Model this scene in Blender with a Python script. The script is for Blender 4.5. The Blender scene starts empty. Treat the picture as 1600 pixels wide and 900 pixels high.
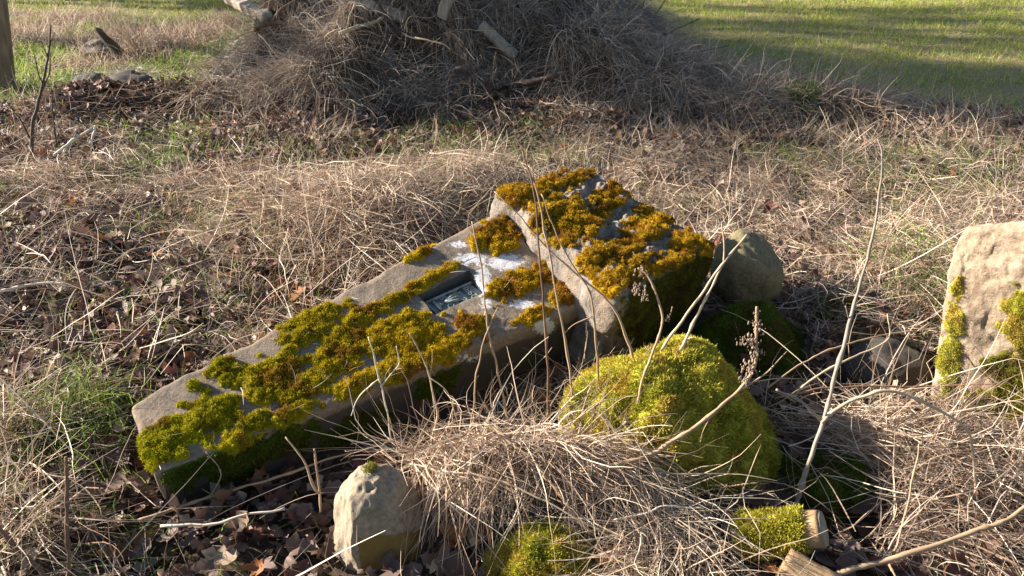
import bpy, math, random
import numpy as np
from mathutils import Vector

# ---------------------------------------------------------------- camera, sky, sun, exposure
S = bpy.context.scene
COL = S.collection
rng = np.random.default_rng(7)
random.seed(7)
CAM_H, PITCH, FPX = 1.6, math.radians(27.0), 1256.0
cam = bpy.data.objects.new('camera', bpy.data.cameras.new('camera'))
cam.data.lens = 36.0 * FPX / 1600.0
cam.data.clip_start, cam.data.clip_end = 0.05, 3000
cam.location = (0, 0, CAM_H)
cam.rotation_euler = (math.pi / 2 - PITCH, 0, 0)
COL.objects.link(cam)
S.camera = cam

SUN_EL = math.radians(23.0)
SUN_AZ = Vector((-0.972, 0.235, 0)).normalized()      # towards the sun
to_sun = Vector((SUN_AZ.x * math.cos(SUN_EL), SUN_AZ.y * math.cos(SUN_EL), math.sin(SUN_EL)))
w = bpy.data.worlds.new('World')
S.world = w
w.use_nodes = True
nt = w.node_tree
sky = nt.nodes.new('ShaderNodeTexSky')
sky.sky_type = 'NISHITA'
sky.sun_disc = False
sky.sun_elevation = SUN_EL
sky.sun_rotation = math.atan2(SUN_AZ.x, SUN_AZ.y)
sky.air_density, sky.dust_density, sky.ozone_density = 1.0, 0.6, 1.2
nt.links.new(sky.outputs[0], nt.nodes['Background'].inputs[0])
nt.nodes['Background'].inputs[1].default_value = 0.055
sl = bpy.data.lights.new('sun', 'SUN')
sl.energy = 5.0
sl.angle = math.radians(0.53)
sl.color = (1.0, 0.895, 0.78)
sun = bpy.data.objects.new('sun', sl)
sun.rotation_euler = (-to_sun).to_track_quat('-Z', 'Y').to_euler()
sun.location = (-6, 2, 8)
COL.objects.link(sun)
S.view_settings.view_transform = 'Standard'
S.view_settings.look = 'None'
S.view_settings.gamma = 1.0
S.view_settings.exposure = 1.72
S.view_settings.use_curve_mapping = False

# ---------------------------------------------------------------- helpers
cP, sP = math.cos(PITCH), math.sin(PITCH)

def at(px, py, Y):
    """point seen at photograph pixel (px,py) that stands Y metres in front of the viewer"""
    dx, dz = (px - 800) / FPX, -(py - 450) / FPX
    vy, vz = cP + dz * sP, -sP + dz * cP
    t = Y / vy
    return np.array([dx * t, Y, CAM_H + vz * t])

def atz(px, py, z=0.0):
    dx, dz = (px - 800) / FPX, -(py - 450) / FPX
    vy, vz = cP + dz * sP, -sP + dz * cP
    t = (z - CAM_H) / vz
    return np.array([dx * t, vy * t, z])

def to_px(P):
    P = np.asarray(P, float)
    y, z = P[..., 1], P[..., 2] - CAM_H
    d = y * cP - z * sP
    u = y * sP + z * cP
    d = np.maximum(d, 0.05)
    return 800 + FPX * P[..., 0] / d, 450 - FPX * u / d

def mpp(Y, py):
    """metres per photograph pixel for a thing Y metres away"""
    dz = -(py - 450) / FPX
    return Y / (cP + dz * sP) / FPX

def _h(ix, iy, iz, seed):
    n = (ix.astype(np.int64) * 374761393 + iy.astype(np.int64) * 668265263 + iz.astype(np.int64) * 2147483647 + seed * 1274126177) & 0xffffffff
    n = ((n ^ (n >> 13)) * 1274126177) & 0xffffffff
    n = ((n ^ (n >> 16)) * 2246822519) & 0xffffffff
    return ((n ^ (n >> 15)) & 0xffff) / 65535.0 * 2 - 1

def noise(P, seed=0):
    P = np.asarray(P, float)
    i = np.floor(P)
    f = P - i
    f = f * f * f * (f * (f * 6 - 15) + 10)
    i = i.astype(np.int64)
    x, y, z = i[..., 0], i[..., 1], i[..., 2]
    r = 0
    for dx in (0, 1):
        wx = f[..., 0] if dx else 1 - f[..., 0]
        for dy in (0, 1):
            wy = f[..., 1] if dy else 1 - f[..., 1]
            for dz in (0, 1):
                wz = f[..., 2] if dz else 1 - f[..., 2]
                r = r + wx * wy * wz * _h(x + dx, y + dy, z + dz, seed)
    return r

def fbm(P, scale, oct=3, seed=0):
    P = np.asarray(P, float) * scale
    a, r = 1.0, 0
    for o in range(oct):
        r = r + a * noise(P * 2.03 ** o + 17.3 * o, seed + o * 31)
        a *= 0.5
    return r

def n2(x, y, scale, oct=3, seed=0):
    return fbm(np.stack([x, y, np.zeros_like(x) + 0.37], -1), scale, oct, seed)

def sst(x, a, b):
    t = np.clip((x - a) / (b - a), 0, 1)
    return t * t * (3 - 2 * t)

def norm(v):
    return v / np.maximum(np.linalg.norm(v, axis=-1, keepdims=True), 1e-9)

def tag(o, label=None, cat=None, group=None, kind=None):
    if label: o['label'] = label
    if cat: o['category'] = cat
    if group: o['group'] = group
    if kind: o['kind'] = kind
    return o

def empty(name, loc, label, cat, group=None):
    o = bpy.data.objects.new(name, None)
    o.location = [float(a) for a in loc]
    COL.objects.link(o)
    return tag(o, label, cat, group)

def mesh_np(name, V, F, mat, cols=None, smooth=False, extra=None):
    """V (n,3), F (m,k) with k = 3 or 4"""
    me = bpy.data.meshes.new(name)
    V = np.ascontiguousarray(V, np.float32)
    F = np.ascontiguousarray(F, np.int32)
    m, k = F.shape
    me.vertices.add(len(V)); me.vertices.foreach_set('co', V.ravel())
    me.loops.add(m * k); me.loops.foreach_set('vertex_index', F.ravel())
    me.polygons.add(m)
    me.polygons.foreach_set('loop_start', np.arange(0, m * k, k, dtype=np.int32))
    me.polygons.foreach_set('loop_total', np.full(m, k, np.int32))
    if smooth: me.polygons.foreach_set('use_smooth', np.ones(m, bool))
    me.update(calc_edges=True)
    if cols is not None:
        a = me.attributes.new('Col', 'FLOAT_COLOR', 'POINT')
        c = np.ones((len(V), 4), np.float32); c[:, :3] = cols
        a.data.foreach_set('color', c.ravel())
    for n, arr in (extra or {}).items():
        a = me.attributes.new(n, 'FLOAT', 'POINT')
        a.data.foreach_set('value', np.ascontiguousarray(arr, np.float32))
    me.materials.append(mat)
    return me

def link(name, me, parent=None, loc=None):
    """loc: world position that becomes the object's origin; mesh given in world space"""
    o = bpy.data.objects.new(name, me)
    COL.objects.link(o)
    if parent is not None:
        o.parent = parent
        me.transform(__import__('mathutils').Matrix.Translation(-Vector(parent['_w'])))
    elif loc is not None:
        me.transform(__import__('mathutils').Matrix.Translation(-Vector([float(a) for a in loc])))
        o.location = [float(a) for a in loc]
        o['_w'] = [float(a) for a in loc]
    return o

def root(name, loc, label, cat, group=None):
    o = empty(name, loc, label, cat, group)
    o['_w'] = [float(a) for a in loc]
    return o

# ---------------------------------------------------------------- materials
def new_mat(name):
    m = bpy.data.materials.new(name)
    m.use_nodes = True
    t = m.node_tree
    return m, t, t.nodes['Principled BSDF'], t.nodes['Material Output']

def N(t, typ, **kw):
    n = t.nodes.new(typ)
    for k, v in kw.items():
        if hasattr(n, k): setattr(n, k, v)
        else: n.inputs[k].default_value = v
    return n

def blade_mat(name, transl=0.3, rough=0.6, spec=0.3):
    m, t, b, out = new_mat(name)
    a = N(t, 'ShaderNodeAttribute', attribute_name='Col')
    t.links.new(a.outputs['Color'], b.inputs['Base Color'])
    b.inputs['Roughness'].default_value = rough
    b.inputs['Specular IOR Level'].default_value = spec
    if transl > 0:
        tr = N(t, 'ShaderNodeBsdfTranslucent')
        t.links.new(a.outputs['Color'], tr.inputs['Color'])
        mx = N(t, 'ShaderNodeMixShader', Fac=transl)
        t.links.new(b.outputs[0], mx.inputs[1]); t.links.new(tr.outputs[0], mx.inputs[2])
        t.links.new(mx.outputs[0], out.inputs['Surface'])
    return m

def rock_mat(name, c1, c2, c3, scale=9, bump=0.5, lichen=False, rough=0.88, stain_shade=None):
    m, t, b, out = new_mat(name)
    co = N(t, 'ShaderNodeTexCoord')
    n1 = N(t, 'ShaderNodeTexNoise', Scale=scale, Detail=9, Roughness=0.68)
    n2_ = N(t, 'ShaderNodeTexNoise', Scale=scale * 9, Detail=5, Roughness=0.7)
    n3 = N(t, 'ShaderNodeTexNoise', Scale=scale * 0.45, Detail=4, Roughness=0.6)
    vo = N(t, 'ShaderNodeTexVoronoi', Scale=scale * 11)
    for n in (n1, n2_, n3, vo): t.links.new(co.outputs['Object'], n.inputs['Vector'])
    r1 = N(t, 'ShaderNodeValToRGB')
    e = r1.color_ramp.elements
    e[0].position, e[0].color = 0.32, (*c1, 1)
    e[1].position, e[1].color = 0.68, (*c2, 1)
    t.links.new(n1.outputs['Fac'], r1.inputs[0])
    r3 = N(t, 'ShaderNodeMapRange'); r3.inputs[1].default_value = 0.48; r3.inputs[2].default_value = 0.66
    t.links.new(n3.outputs['Fac'], r3.inputs[0])
    mx = N(t, 'ShaderNodeMix', data_type='RGBA')
    t.links.new(r3.outputs[0], mx.inputs['Factor'])
    t.links.new(r1.outputs[0], mx.inputs['A']); mx.inputs['B'].default_value = (*c3, 1)
    # fine speckle
    sp = N(t, 'ShaderNodeMapRange'); sp.inputs[1].default_value = 0.3; sp.inputs[2].default_value = 0.72; sp.inputs[3].default_value = 0.62; sp.inputs[4].default_value = 1.3
    t.links.new(n2_.outputs['Fac'], sp.inputs[0])
    ml = N(t, 'ShaderNodeMix', data_type='RGBA', blend_type='MULTIPLY'); ml.inputs['Factor'].default_value = 1.0
    t.links.new(mx.outputs['Result'], ml.inputs['A']); t.links.new(sp.outputs[0], ml.inputs['B'])
    last = ml.outputs['Result']
    def overlay(attr, colr, nscale, lo, hi):
        nonlocal last
        a = N(t, 'ShaderNodeAttribute', attribute_name=attr)
        nn = N(t, 'ShaderNodeTexNoise', Scale=nscale, Detail=6, Roughness=0.7)
        t.links.new(co.outputs['Object'], nn.inputs['Vector'])
        ad = N(t, 'ShaderNodeMath', operation='ADD'); t.links.new(a.outputs['Fac'], ad.inputs[0]); t.links.new(nn.outputs['Fac'], ad.inputs[1])
        mr = N(t, 'ShaderNodeMapRange'); mr.inputs[1].default_value = lo; mr.inputs[2].default_value = hi
        t.links.new(ad.outputs[0], mr.inputs[0])
        x = N(t, 'ShaderNodeMix', data_type='RGBA'); t.links.new(mr.outputs[0], x.inputs['Factor'])
        t.links.new(last, x.inputs['A']); x.inputs['B'].default_value = (*colr, 1)
        last = x.outputs['Result']
    if stain_shade: overlay('stain_shade', stain_shade, 14, 0.92, 1.15)
    if lichen: overlay('lichen', (0.62, 0.61, 0.61), 75, 1.0, 1.10)
    t.links.new(last, b.inputs['Base Color'])
    b.inputs['Roughness'].default_value = rough
    b.inputs['Specular IOR Level'].default_value = 0.25
    ad = N(t, 'ShaderNodeMath', operation='MULTIPLY_ADD'); ad.inputs[1].default_value = 0.5
    t.links.new(n2_.outputs['Fac'], ad.inputs[0]); t.links.new(n1.outputs['Fac'], ad.inputs[2])
    bp = N(t, 'ShaderNodeBump', Strength=bump, Distance=0.012)
    t.links.new(ad.outputs[0], bp.inputs['Height']); t.links.new(bp.outputs[0], b.inputs['Normal'])
    return m

def wood_mat(name, c1, c2, scale=30, stretch=(1, 1, 0.08)):
    m, t, b, out = new_mat(name)
    co = N(t, 'ShaderNodeTexCoord')
    mp = N(t, 'ShaderNodeMapping'); mp.inputs['Scale'].default_value = stretch
    t.links.new(co.outputs['Object'], mp.inputs[0])
    n1 = N(t, 'ShaderNodeTexNoise', Scale=scale, Detail=7, Roughness=0.65)
    t.links.new(mp.outputs[0], n1.inputs['Vector'])
    r = N(t, 'ShaderNodeValToRGB'); e = r.color_ramp.elements
    e[0].position, e[0].color = 0.3, (*c1, 1); e[1].position, e[1].color = 0.7, (*c2, 1)
    t.links.new(n1.outputs['Fac'], r.inputs[0]); t.links.new(r.outputs[0], b.inputs['Base Color'])
    b.inputs['Roughness'].default_value = 0.8; b.inputs['Specular IOR Level'].default_value = 0.25
    bp = N(t, 'ShaderNodeBump', Strength=0.6, Distance=0.006)
    t.links.new(n1.outputs['Fac'], bp.inputs['Height']); t.links.new(bp.outputs[0], b.inputs['Normal'])
    return m

M_straw = blade_mat('dry_straw_fibre', 0.22, 0.55, 0.35)
M_grass = blade_mat('green_grass_blade', 0.38, 0.5, 0.35)
M_leaf = blade_mat('dead_oak_leaf', 0.18, 0.6, 0.3)
M_moss = blade_mat('moss_shoot', 0.25, 0.8, 0.1)
M_cush = blade_mat('moss_mat', 0.0, 0.95, 0.05)
M_twig = blade_mat('twig_bark', 0.0, 0.7, 0.25)
M_concrete = rock_mat('weathered_concrete', (0.18, 0.135, 0.095), (0.29, 0.235, 0.175), (0.215, 0.17, 0.125), 11, 0.45, lichen=True, stain_shade=(0.075, 0.065, 0.055))
M_rubble = rock_mat('rough_rubble_concrete', (0.13, 0.11, 0.095), (0.33, 0.285, 0.24), (0.27, 0.21, 0.15), 16, 1.0, lichen=True, stain_shade=(0.10, 0.08, 0.06))
M_sand = rock_mat('ochre_grey_stone', (0.23, 0.185, 0.13), (0.37, 0.31, 0.225), (0.28, 0.225, 0.155), 7, 0.7, stain_shade=(0.20, 0.125, 0.035))
M_stand = rock_mat('pitted_sandstone', (0.25, 0.185, 0.125), (0.44, 0.345, 0.245), (0.33, 0.25, 0.18), 6, 1.0, stain_shade=(0.26, 0.2, 0.1))
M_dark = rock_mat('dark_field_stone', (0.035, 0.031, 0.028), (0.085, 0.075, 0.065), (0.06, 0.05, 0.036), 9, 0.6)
M_olive = rock_mat('olive_field_stone', (0.12, 0.10, 0.055), (0.23, 0.19, 0.11), (0.17, 0.15, 0.075), 9, 0.6)
M_wood = wood_mat('weathered_grey_wood', (0.16, 0.13, 0.10), (0.36, 0.31, 0.24))
M_post = wood_mat('fence_post_wood', (0.14, 0.10, 0.065), (0.33, 0.25, 0.16))
M_log = wood_mat('ochre_log_wood', (0.20, 0.12, 0.06), (0.46, 0.31, 0.17), 26)
M_bark = wood_mat('tree_bark', (0.05, 0.042, 0.035), (0.13, 0.11, 0.09))
M_metal, t_, b_, o_ = new_mat('verdigris_metal')
co_ = N(t_, 'ShaderNodeTexCoord'); nn_ = N(t_, 'ShaderNodeTexNoise', Scale=60, Detail=5)
t_.links.new(co_.outputs['Object'], nn_.inputs['Vector'])
rr_ = N(t_, 'ShaderNodeValToRGB'); rr_.color_ramp.elements[0].color = (0.12, 0.15, 0.15, 1); rr_.color_ramp.elements[1].color = (0.34, 0.38, 0.35, 1)
rr_.color_ramp.elements[0].position = 0.3; rr_.color_ramp.elements[1].position = 0.7
t_.links.new(nn_.outputs['Fac'], rr_.inputs[0]); t_.links.new(rr_.outputs[0], b_.inputs['Base Color'])
b_.inputs['Metallic'].default_value = 0.15; b_.inputs['Roughness'].default_value = 0.6

# ---------------------------------------------------------------- terrain height
MND_H = 1.15

def field_edge(x):
    return np.interp(x, [-40, -8, -5, -2.8, 0.0, 2.03, 3.1, 3.83, 6.0, 12, 40], [13.5, 11.4, 10.9, 10.4, 9.6, 7.62, 6.75, 5.95, 4.3, 0, -20])

def mound_only(x, y):
    nx = n2(x, y, 1.1, 2, 41) * 0.22
    fx = sst(x + nx, -2.5, -1.75) * (1 - sst(x + nx, -0.05, 1.9))
    fy = sst(y + nx * 1.2, 5.75, 7.7) * (1 - sst(y, 8.8, 10.8))
    m = MND_H * fx * fy
    m = m + 0.13 * np.exp(-((x - 1.75) / 0.6) ** 2 - ((y - 6.35) / 0.55) ** 2)
    m = m + 0.06 * np.exp(-((x - 2.5) / 0.6) ** 2 - ((y - 6.1) / 0.25) ** 2)
    m = m + 0.20 * np.exp(-((x + 1.3) / 0.45) ** 2 - ((y - 6.15) / 0.35) ** 2)
    m = m + 0.22 * np.exp(-((x - 0.8) / 0.5) ** 2 - ((y - 6.2) / 0.4) ** 2)
    return m

def height(x, y):
    x = np.asarray(x, float); y = np.asarray(y, float)
    d = np.hypot(x, y - 5)
    near = 1 - sst(d, 9, 16)
    m = mound_only(x, y)
    z = near * (0.045 * n2(x, y, 1.3, 3, 3) + 0.02 * n2(x, y, 5.0, 2, 9)) * (1 - 0.7 * sst(y - field_edge(x), -0.3, 0.4))
    z = z + m * (1 + 0.20 * n2(x, y, 2.2, 3, 77)) + np.clip(m, 0, 0.45) * (0.45 * n2(x, y, 3.2, 2, 5) + 0.30 * np.abs(n2(x, y, 6.5, 2, 6)))
    g = lambda cx, cy, rx, ry, a: a * np.exp(-((x - cx) / rx) ** 2 - ((y - cy) / ry) ** 2)
    z = z + g(-0.75, 3.75, 0.55, 0.42, 0.20) + g(-0.35, 4.3, 0.5, 0.35, 0.12)      # straw hummock behind the pillar
    z = z + g(-2.45, 3.6, 0.7, 0.6, 0.10) + g(-1.75, 5.2, 0.5, 0.4, 0.05)
    z = z + g(-3.2, 6.1, 0.45, 0.3, 0.20) + g(-2.55, 6.2, 0.35, 0.25, 0.18)       # dark clods left of the heap
    z = z + g(1.95, 3.4, 0.35, 0.35, 0.06) + g(2.3, 4.6, 0.8, 0.5, 0.06)
    z = z + g(0.0, 1.80, 0.30, 0.14, 0.07) + g(1.35, 1.9, 0.4, 0.16, 0.06) + g(1.75, 1.75, 0.3, 0.2, 0.10)
    z = z + g(-1.35, 1.45, 0.25, 0.3, 0.08)
    z = z - g(0.95, 1.62, 0.22, 0.14, 0.07)
    return z

GX0, GX1, GY0, GY1, GS = -11.0, 11.0, 0.2, 17.0, 0.03
gx = np.arange(GX0, GX1, GS); gy = np.arange(GY0, GY1, GS)
HG = height(*np.meshgrid(gx, gy))                  # [iy,ix]

def lut(G, x, y):
    fx = np.clip((x - GX0) / GS, 0, G.shape[1] - 1.001); fy = np.clip((y - GY0) / GS, 0, G.shape[0] - 1.001)
    ix, iy = fx.astype(int), fy.astype(int)
    fx, fy = fx - ix, fy - iy
    return (G[iy, ix] * (1 - fx) + G[iy, ix + 1] * fx) * (1 - fy) + (G[iy + 1, ix] * (1 - fx) + G[iy + 1, ix + 1] * fx) * fy

def gz(x, y): return float(lut(HG, np.array([x]), np.array([y]))[0])

def ground_at(px, py):
    z = 0.0
    for _ in range(12):
        p = atz(px, py, z); z = 0.5 * z + 0.5 * gz(p[0], p[1])
    p = atz(px, py, z); p[2] = gz(p[0], p[1])
    return p

OBS = np.full_like(HG, -9.0)                       # tops of stones, for keeping straw out of them
def add_obs(V):
    ix = ((V[:, 0] - GX0) / GS).round().astype(int); iy = ((V[:, 1] - GY0) / GS).round().astype(int)
    ok = (ix > 0) & (ix < OBS.shape[1] - 1) & (iy > 0) & (iy < OBS.shape[0] - 1)
    np.maximum.at(OBS, (iy[ok], ix[ok]), V[ok, 2])

# ---------------------------------------------------------------- ground sheet
def ax(a, b, s, far, k):
    c = np.arange(a, b + 1e-6, s)
    lo = a - np.geomspace(s, far, k)[::-1]; hi = b + np.geomspace(s, far, k)
    return np.concatenate([lo, c, hi])
xs = ax(-9, 9, 0.05, 900, 26); ys = ax(0.2, 13.5, 0.05, 1200, 26)
X, Y = np.meshgrid(xs, ys)
Z = height(X, Y)
ins = (X > GX0 + .1) & (X < GX1 - .1) & (Y > GY0 + .1) & (Y < GY1 - .1)
nxg, nyg = len(xs), len(ys)
I = np.arange(nxg * nyg).reshape(nyg, nxg)
F = np.stack([I[:-1, :-1], I[:-1, 1:], I[1:, 1:], I[1:, :-1]], -1).reshape(-1, 4)
V = np.stack([X, Y, Z], -1).reshape(-1, 3)
fieldm = sst(Y - field_edge(X) + 0.25 * n2(X, Y, 2.0, 2, 8), -0.1, 0.15).ravel()
mN, tN, bN, oN = new_mat('soil')
coN = N(tN, 'ShaderNodeTexCoord')
a1 = N(tN, 'ShaderNodeTexNoise', Scale=6, Detail=8, Roughness=0.7); a2 = N(tN, 'ShaderNodeTexNoise', Scale=55, Detail=6, Roughness=0.75)
for n in (a1, a2): tN.links.new(coN.outputs['Object'], n.inputs['Vector'])
rs = N(tN, 'ShaderNodeValToRGB'); e = rs.color_ramp.elements
e[0].position, e[0].color = 0.35, (0.05, 0.035, 0.024, 1); e[1].position, e[1].color = 0.7, (0.15, 0.11, 0.075, 1)
tN.links.new(a2.outputs['Fac'], rs.inputs[0])
rf = N(tN, 'ShaderNodeValToRGB'); e = rf.color_ramp.elements
e[0].position, e[0].color = 0.3, (0.19, 0.15, 0.08, 1); e[1].position, e[1].color = 0.66, (0.42, 0.34, 0.19, 1)
tN.links.new(a2.outputs['Fac'], rf.inputs[0])
aF = N(tN, 'ShaderNodeAttribute', attribute_name='field')
mxN = N(tN, 'ShaderNodeMix', data_type='RGBA')
tN.links.new(aF.outputs['Fac'], mxN.inputs['Factor']); tN.links.new(rs.outputs[0], mxN.inputs['A']); tN.links.new(rf.outputs[0], mxN.inputs['B'])
tN.links.new(mxN.outputs['Result'], bN.inputs['Base Color'])
bN.inputs['Roughness'].default_value = 0.95; bN.inputs['Specular IOR Level'].default_value = 0.1
bpN = N(tN, 'ShaderNodeBump', Strength=0.8, Distance=0.03); tN.links.new(a2.outputs['Fac'], bpN.inputs['Height']); tN.links.new(bpN.outputs[0], bN.inputs['Normal'])
ground = link('ground', mesh_np('ground', V, F, mN, smooth=True, extra={'field': fieldm}))
tag(ground, 'dark brown soil ground under the straw, running into the crop field', kind='structure')

# ---------------------------------------------------------------- rocks
def ico(sub):
    import bmesh
    bm = bmesh.new(); bmesh.ops.create_icosphere(bm, subdivisions=sub, radius=1.0)
    bm.verts.ensure_lookup_table()
    V = np.array([v.co[:] for v in bm.verts]); F = np.array([[v.index for v in f.verts] for f in bm.faces]); bm.free()
    return V, F
ICO6, ICO5, ICO4, ICO3 = ico(6), ico(5), ico(4), ico(3)

def vnormals(V, F):
    n = np.zeros_like(V)
    if F.shape[1] == 4: fn = np.cross(V[F[:, 2]] - V[F[:, 0]], V[F[:, 3]] - V[F[:, 1]])
    else: fn = np.cross(V[F[:, 1]] - V[F[:, 0]], V[F[:, 2]] - V[F[:, 0]])
    for k in range(F.shape[1]): np.add.at(n, F[:, k], fn)
    return norm(n)

def rock_shape(c, rad, rotz=0, seed=0, planes=9, cut=0.82, lump=0.16, fine=0.03, power=2.0, base=ICO5, extra_planes=()):
    r = np.random.default_rng(seed)
    V, F = base[0].copy(), base[1]
    V = V / (np.sum(np.abs(V) ** power, -1, keepdims=True) ** (1 / power))
    for k in range(planes):
        n = norm(r.normal(size=3)); d = r.uniform(cut, 0.97)
        s = V @ n; V = V - np.clip(s - d, 0, None)[:, None] * n * 0.9
    for n, d in extra_planes:
        n = norm(np.array(n, float)); s = V @ n; V = V - np.clip(s - d, 0, None)[:, None] * n * 0.95
    V = V * (1 + lump * fbm(V + seed * 3.1, 1.5, 2, seed)[:, None] + fine * fbm(V + seed, 6.0, 4, seed + 5)[:, None])
    V = V * np.array(rad)
    ca, sa = math.cos(rotz), math.sin(rotz)
    V = V @ np.array([[ca, sa, 0], [-sa, ca, 0], [0, 0, 1]])
    return V + np.array(c), F

def tris_of(F):
    return F if F.shape[1] == 3 else np.concatenate([F[:, [0, 1, 2]], F[:, [0, 2, 3]]])

def moss_cover(name, parent, V, F, mask, pal, density=90000, length=0.010, width=0.0035, thick=0.012, seed=0, leaves=4, lumps=28):
    """a moss cushion (offset skin) plus many small shoots on the faces where mask > 0"""
    r = np.random.default_rng(seed + 100)
    Nn = vnormals(V, F)
    lump = 0.55 + 0.45 * fbm(V, lumps, 2, seed + 3) + 0.35 * fbm(V, lumps * 3, 2, seed + 4)
    T = np.clip(mask, 0, 1) ** 0.6 * thick * np.clip(lump, 0.12, 2)
    fm = mask[F].max(1) > 0.0
    if not fm.any(): return None
    Fs = F[fm]
    used = np.unique(Fs); remap = np.full(len(V), -1); remap[used] = np.arange(len(used))
    off = np.where(mask > 0, T, -0.004)[:, None]
    CV = (V + Nn * off)[used]
    def tone(P, Np):
        k = np.clip(0.5 + 0.55 * fbm(P, 9, 3, seed + 8) + 0.25 * fbm(P, 60, 2, seed + 9), 0, 1)[:, None]
        c = pal[0] * (1 - k) + pal[1] * k
        k2 = sst(fbm(P, 16, 3, seed + 19), 0.1, 0.55)[:, None]
        return c * (1 - k2) + pal[2] * k2
    cc = tone(CV, Nn[used]) * 0.75
    parts = [(CV, tris_of(remap[Fs]), cc)]
    Tt = tris_of(Fs)
    A, B, C = V[Tt[:, 0]], V[Tt[:, 1]], V[Tt[:, 2]]
    area = 0.5 * np.linalg.norm(np.cross(B - A, C - A), axis=1)
    mm = np.clip(mask[Tt].mean(1), 0, 1)
    wgt = area * np.clip(mm * 3, 0.05, 1)
    n = int(wgt.sum() * density)
    pick = r.choice(len(Tt), n, p=wgt / wgt.sum())
    u, v = r.random(n), r.random(n); s = u + v > 1; u[s], v[s] = 1 - u[s], 1 - v[s]
    ww = np.stack([1 - u - v, u, v], -1)
    P = (V[Tt[pick]] * ww[..., None]).sum(1); Nv = norm((Nn[Tt[pick]] * ww[..., None]).sum(1))
    t = ((V + Nn * off)[Tt[pick]] * ww[..., None]).sum(1)
    P = t - Nv * 0.002
    ct = tone(P, Nv)
    allV, allF, allC = [], [], []
    for k in range(leaves):
        d = norm(Nv * r.uniform(0.35, 1.1, (n, 1)) + r.normal(size=(n, 3)) * 0.55 + np.array([0, 0, 0.15]))
        L = length * r.uniform(0.5, 1.35, (n, 1))
        side = norm(np.cross(d, r.normal(size=(n, 3)))) * width * r.uniform(0.6, 1.2, (n, 1))
        b0 = P + r.normal(size=(n, 3)) * width * 0.8
        q = np.stack([b0 - side * 0.5, b0 + d * L * 0.55 + side * 0.5, b0 + d * L], 1)
        allV.append(q.reshape(-1, 3)); c_ = ct * r.uniform(0.55, 1.5, (n, 1))
        allC.append(np.repeat(c_, 3, 0))
    VV = np.concatenate(allV); CC = np.concatenate(allC)
    FF = np.arange(len(VV)).reshape(-1, 3)
    nb = len(CV)
    me = mesh_np(name, np.concatenate([CV, VV]), np.concatenate([parts[0][1], FF + nb]), M_moss, np.concatenate([cc, CC]))
    me.materials.append(M_cush)
    mi = np.zeros(len(me.polygons), np.int32); mi[:len(parts[0][1])] = 1
    me.polygons.foreach_set('material_index', mi)
    return link(name, me, parent)

PAL_GOLD = np.array([[0.34, 0.205, 0.012], [0.46, 0.28, 0.016], [0.26, 0.13, 0.016]])
PAL_PILL = np.array([[0.35, 0.255, 0.012], [0.54, 0.385, 0.016], [0.29, 0.155, 0.018]])
PAL_LIME = np.array([[0.34, 0.335, 0.035], [0.54, 0.48, 0.075], [0.45, 0.34, 0.06]])
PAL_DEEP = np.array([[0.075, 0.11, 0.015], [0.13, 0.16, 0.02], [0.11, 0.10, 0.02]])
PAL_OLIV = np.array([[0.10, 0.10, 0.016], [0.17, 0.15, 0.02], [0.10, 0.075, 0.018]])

def hexa(C8, us, vs, ws, k=26, amp=0.006, freq=9, seed=0, chip=0.03, top=None):
    """closed rough block; C8[i][j][k] corners (length, width, height)"""
    C8 = np.array(C8, float)
    pts, quads = [], []
    n0 = 0
    def add(g):
        nonlocal n0
        a, b = g.shape[:2]
        I = np.arange(a * b).reshape(a, b) + n0
        pts.append(g.reshape(-1, 3)); n0 += a * b
        return np.stack([I[:-1, :-1], I[1:, :-1], I[1:, 1:], I[:-1, 1:]], -1).reshape(-1, 4)
    def grid(a, b, f):
        A, B = np.meshgrid(a, b, indexing='ij'); return f(A, B)
    one = np.ones
    quads.append(add(grid(us, vs, lambda A, B: np.stack([A, B, A * 0 + 1], -1))))
    quads.append(add(grid(us, vs, lambda A, B: np.stack([A, B, A * 0], -1)))[:, ::-1])
    quads.append(add(grid(us, ws, lambda A, B: np.stack([A, A * 0, B], -1))))
    quads.append(add(grid(us, ws, lambda A, B: np.stack([A, A * 0 + 1, B], -1)))[:, ::-1])
    quads.append(add(grid(vs, ws, lambda A, B: np.stack([A * 0, A, B], -1)))[:, ::-1])
    quads.append(add(grid(vs, ws, lambda A, B: np.stack([A * 0 + 1, A, B], -1))))
    p = np.concatenate(pts); Q = np.concatenate(quads)
    key = np.round(p * 1e6).astype(np.int64); key = key[:, 0] * 4 * 10 ** 12 + key[:, 1] * 2 * 10 ** 6 + key[:, 2]
    _, first, inv = np.unique(key, return_index=True, return_inverse=True)
    p = p[first]; Q = inv.reshape(-1)[Q]
    c = 2 * p - 1
    r = (np.sum(np.abs(c) ** k, -1, keepdims=True)) ** (1.0 / k)
    c = c / np.maximum(r, 1e-6)
    tri = lambda q: sum(((q[:, 0] if i else 1 - q[:, 0]) * (q[:, 1] if j else 1 - q[:, 1]) * (q[:, 2] if l else 1 - q[:, 2]))[:, None] * C8[i][j][l]
                        for i in (0, 1) for j in (0, 1) for l in (0, 1))
    W0 = tri((c + 1) / 2)
    if chip:
        sa = np.sort(np.abs(c), -1)[:, 1]
        ed = sst(sa, 0.86, 1.0) * np.clip(fbm(W0, 11, 3, seed + 60) - 0.05, 0, 1)
        c = c * (1 - chip * ed)[:, None]
        W0 = tri((c + 1) / 2)
    W = W0 + amp * np.stack([fbm(W0, freq, 4, seed + s) for s in (1, 2, 3)], -1)
    if Q.shape[0]:
        n_ = vnormals(W, Q)
        cen = W.mean(0)
        if ((W - cen) * n_).sum() < 0: Q = Q[:, ::-1]
    return W, Q, p

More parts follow.
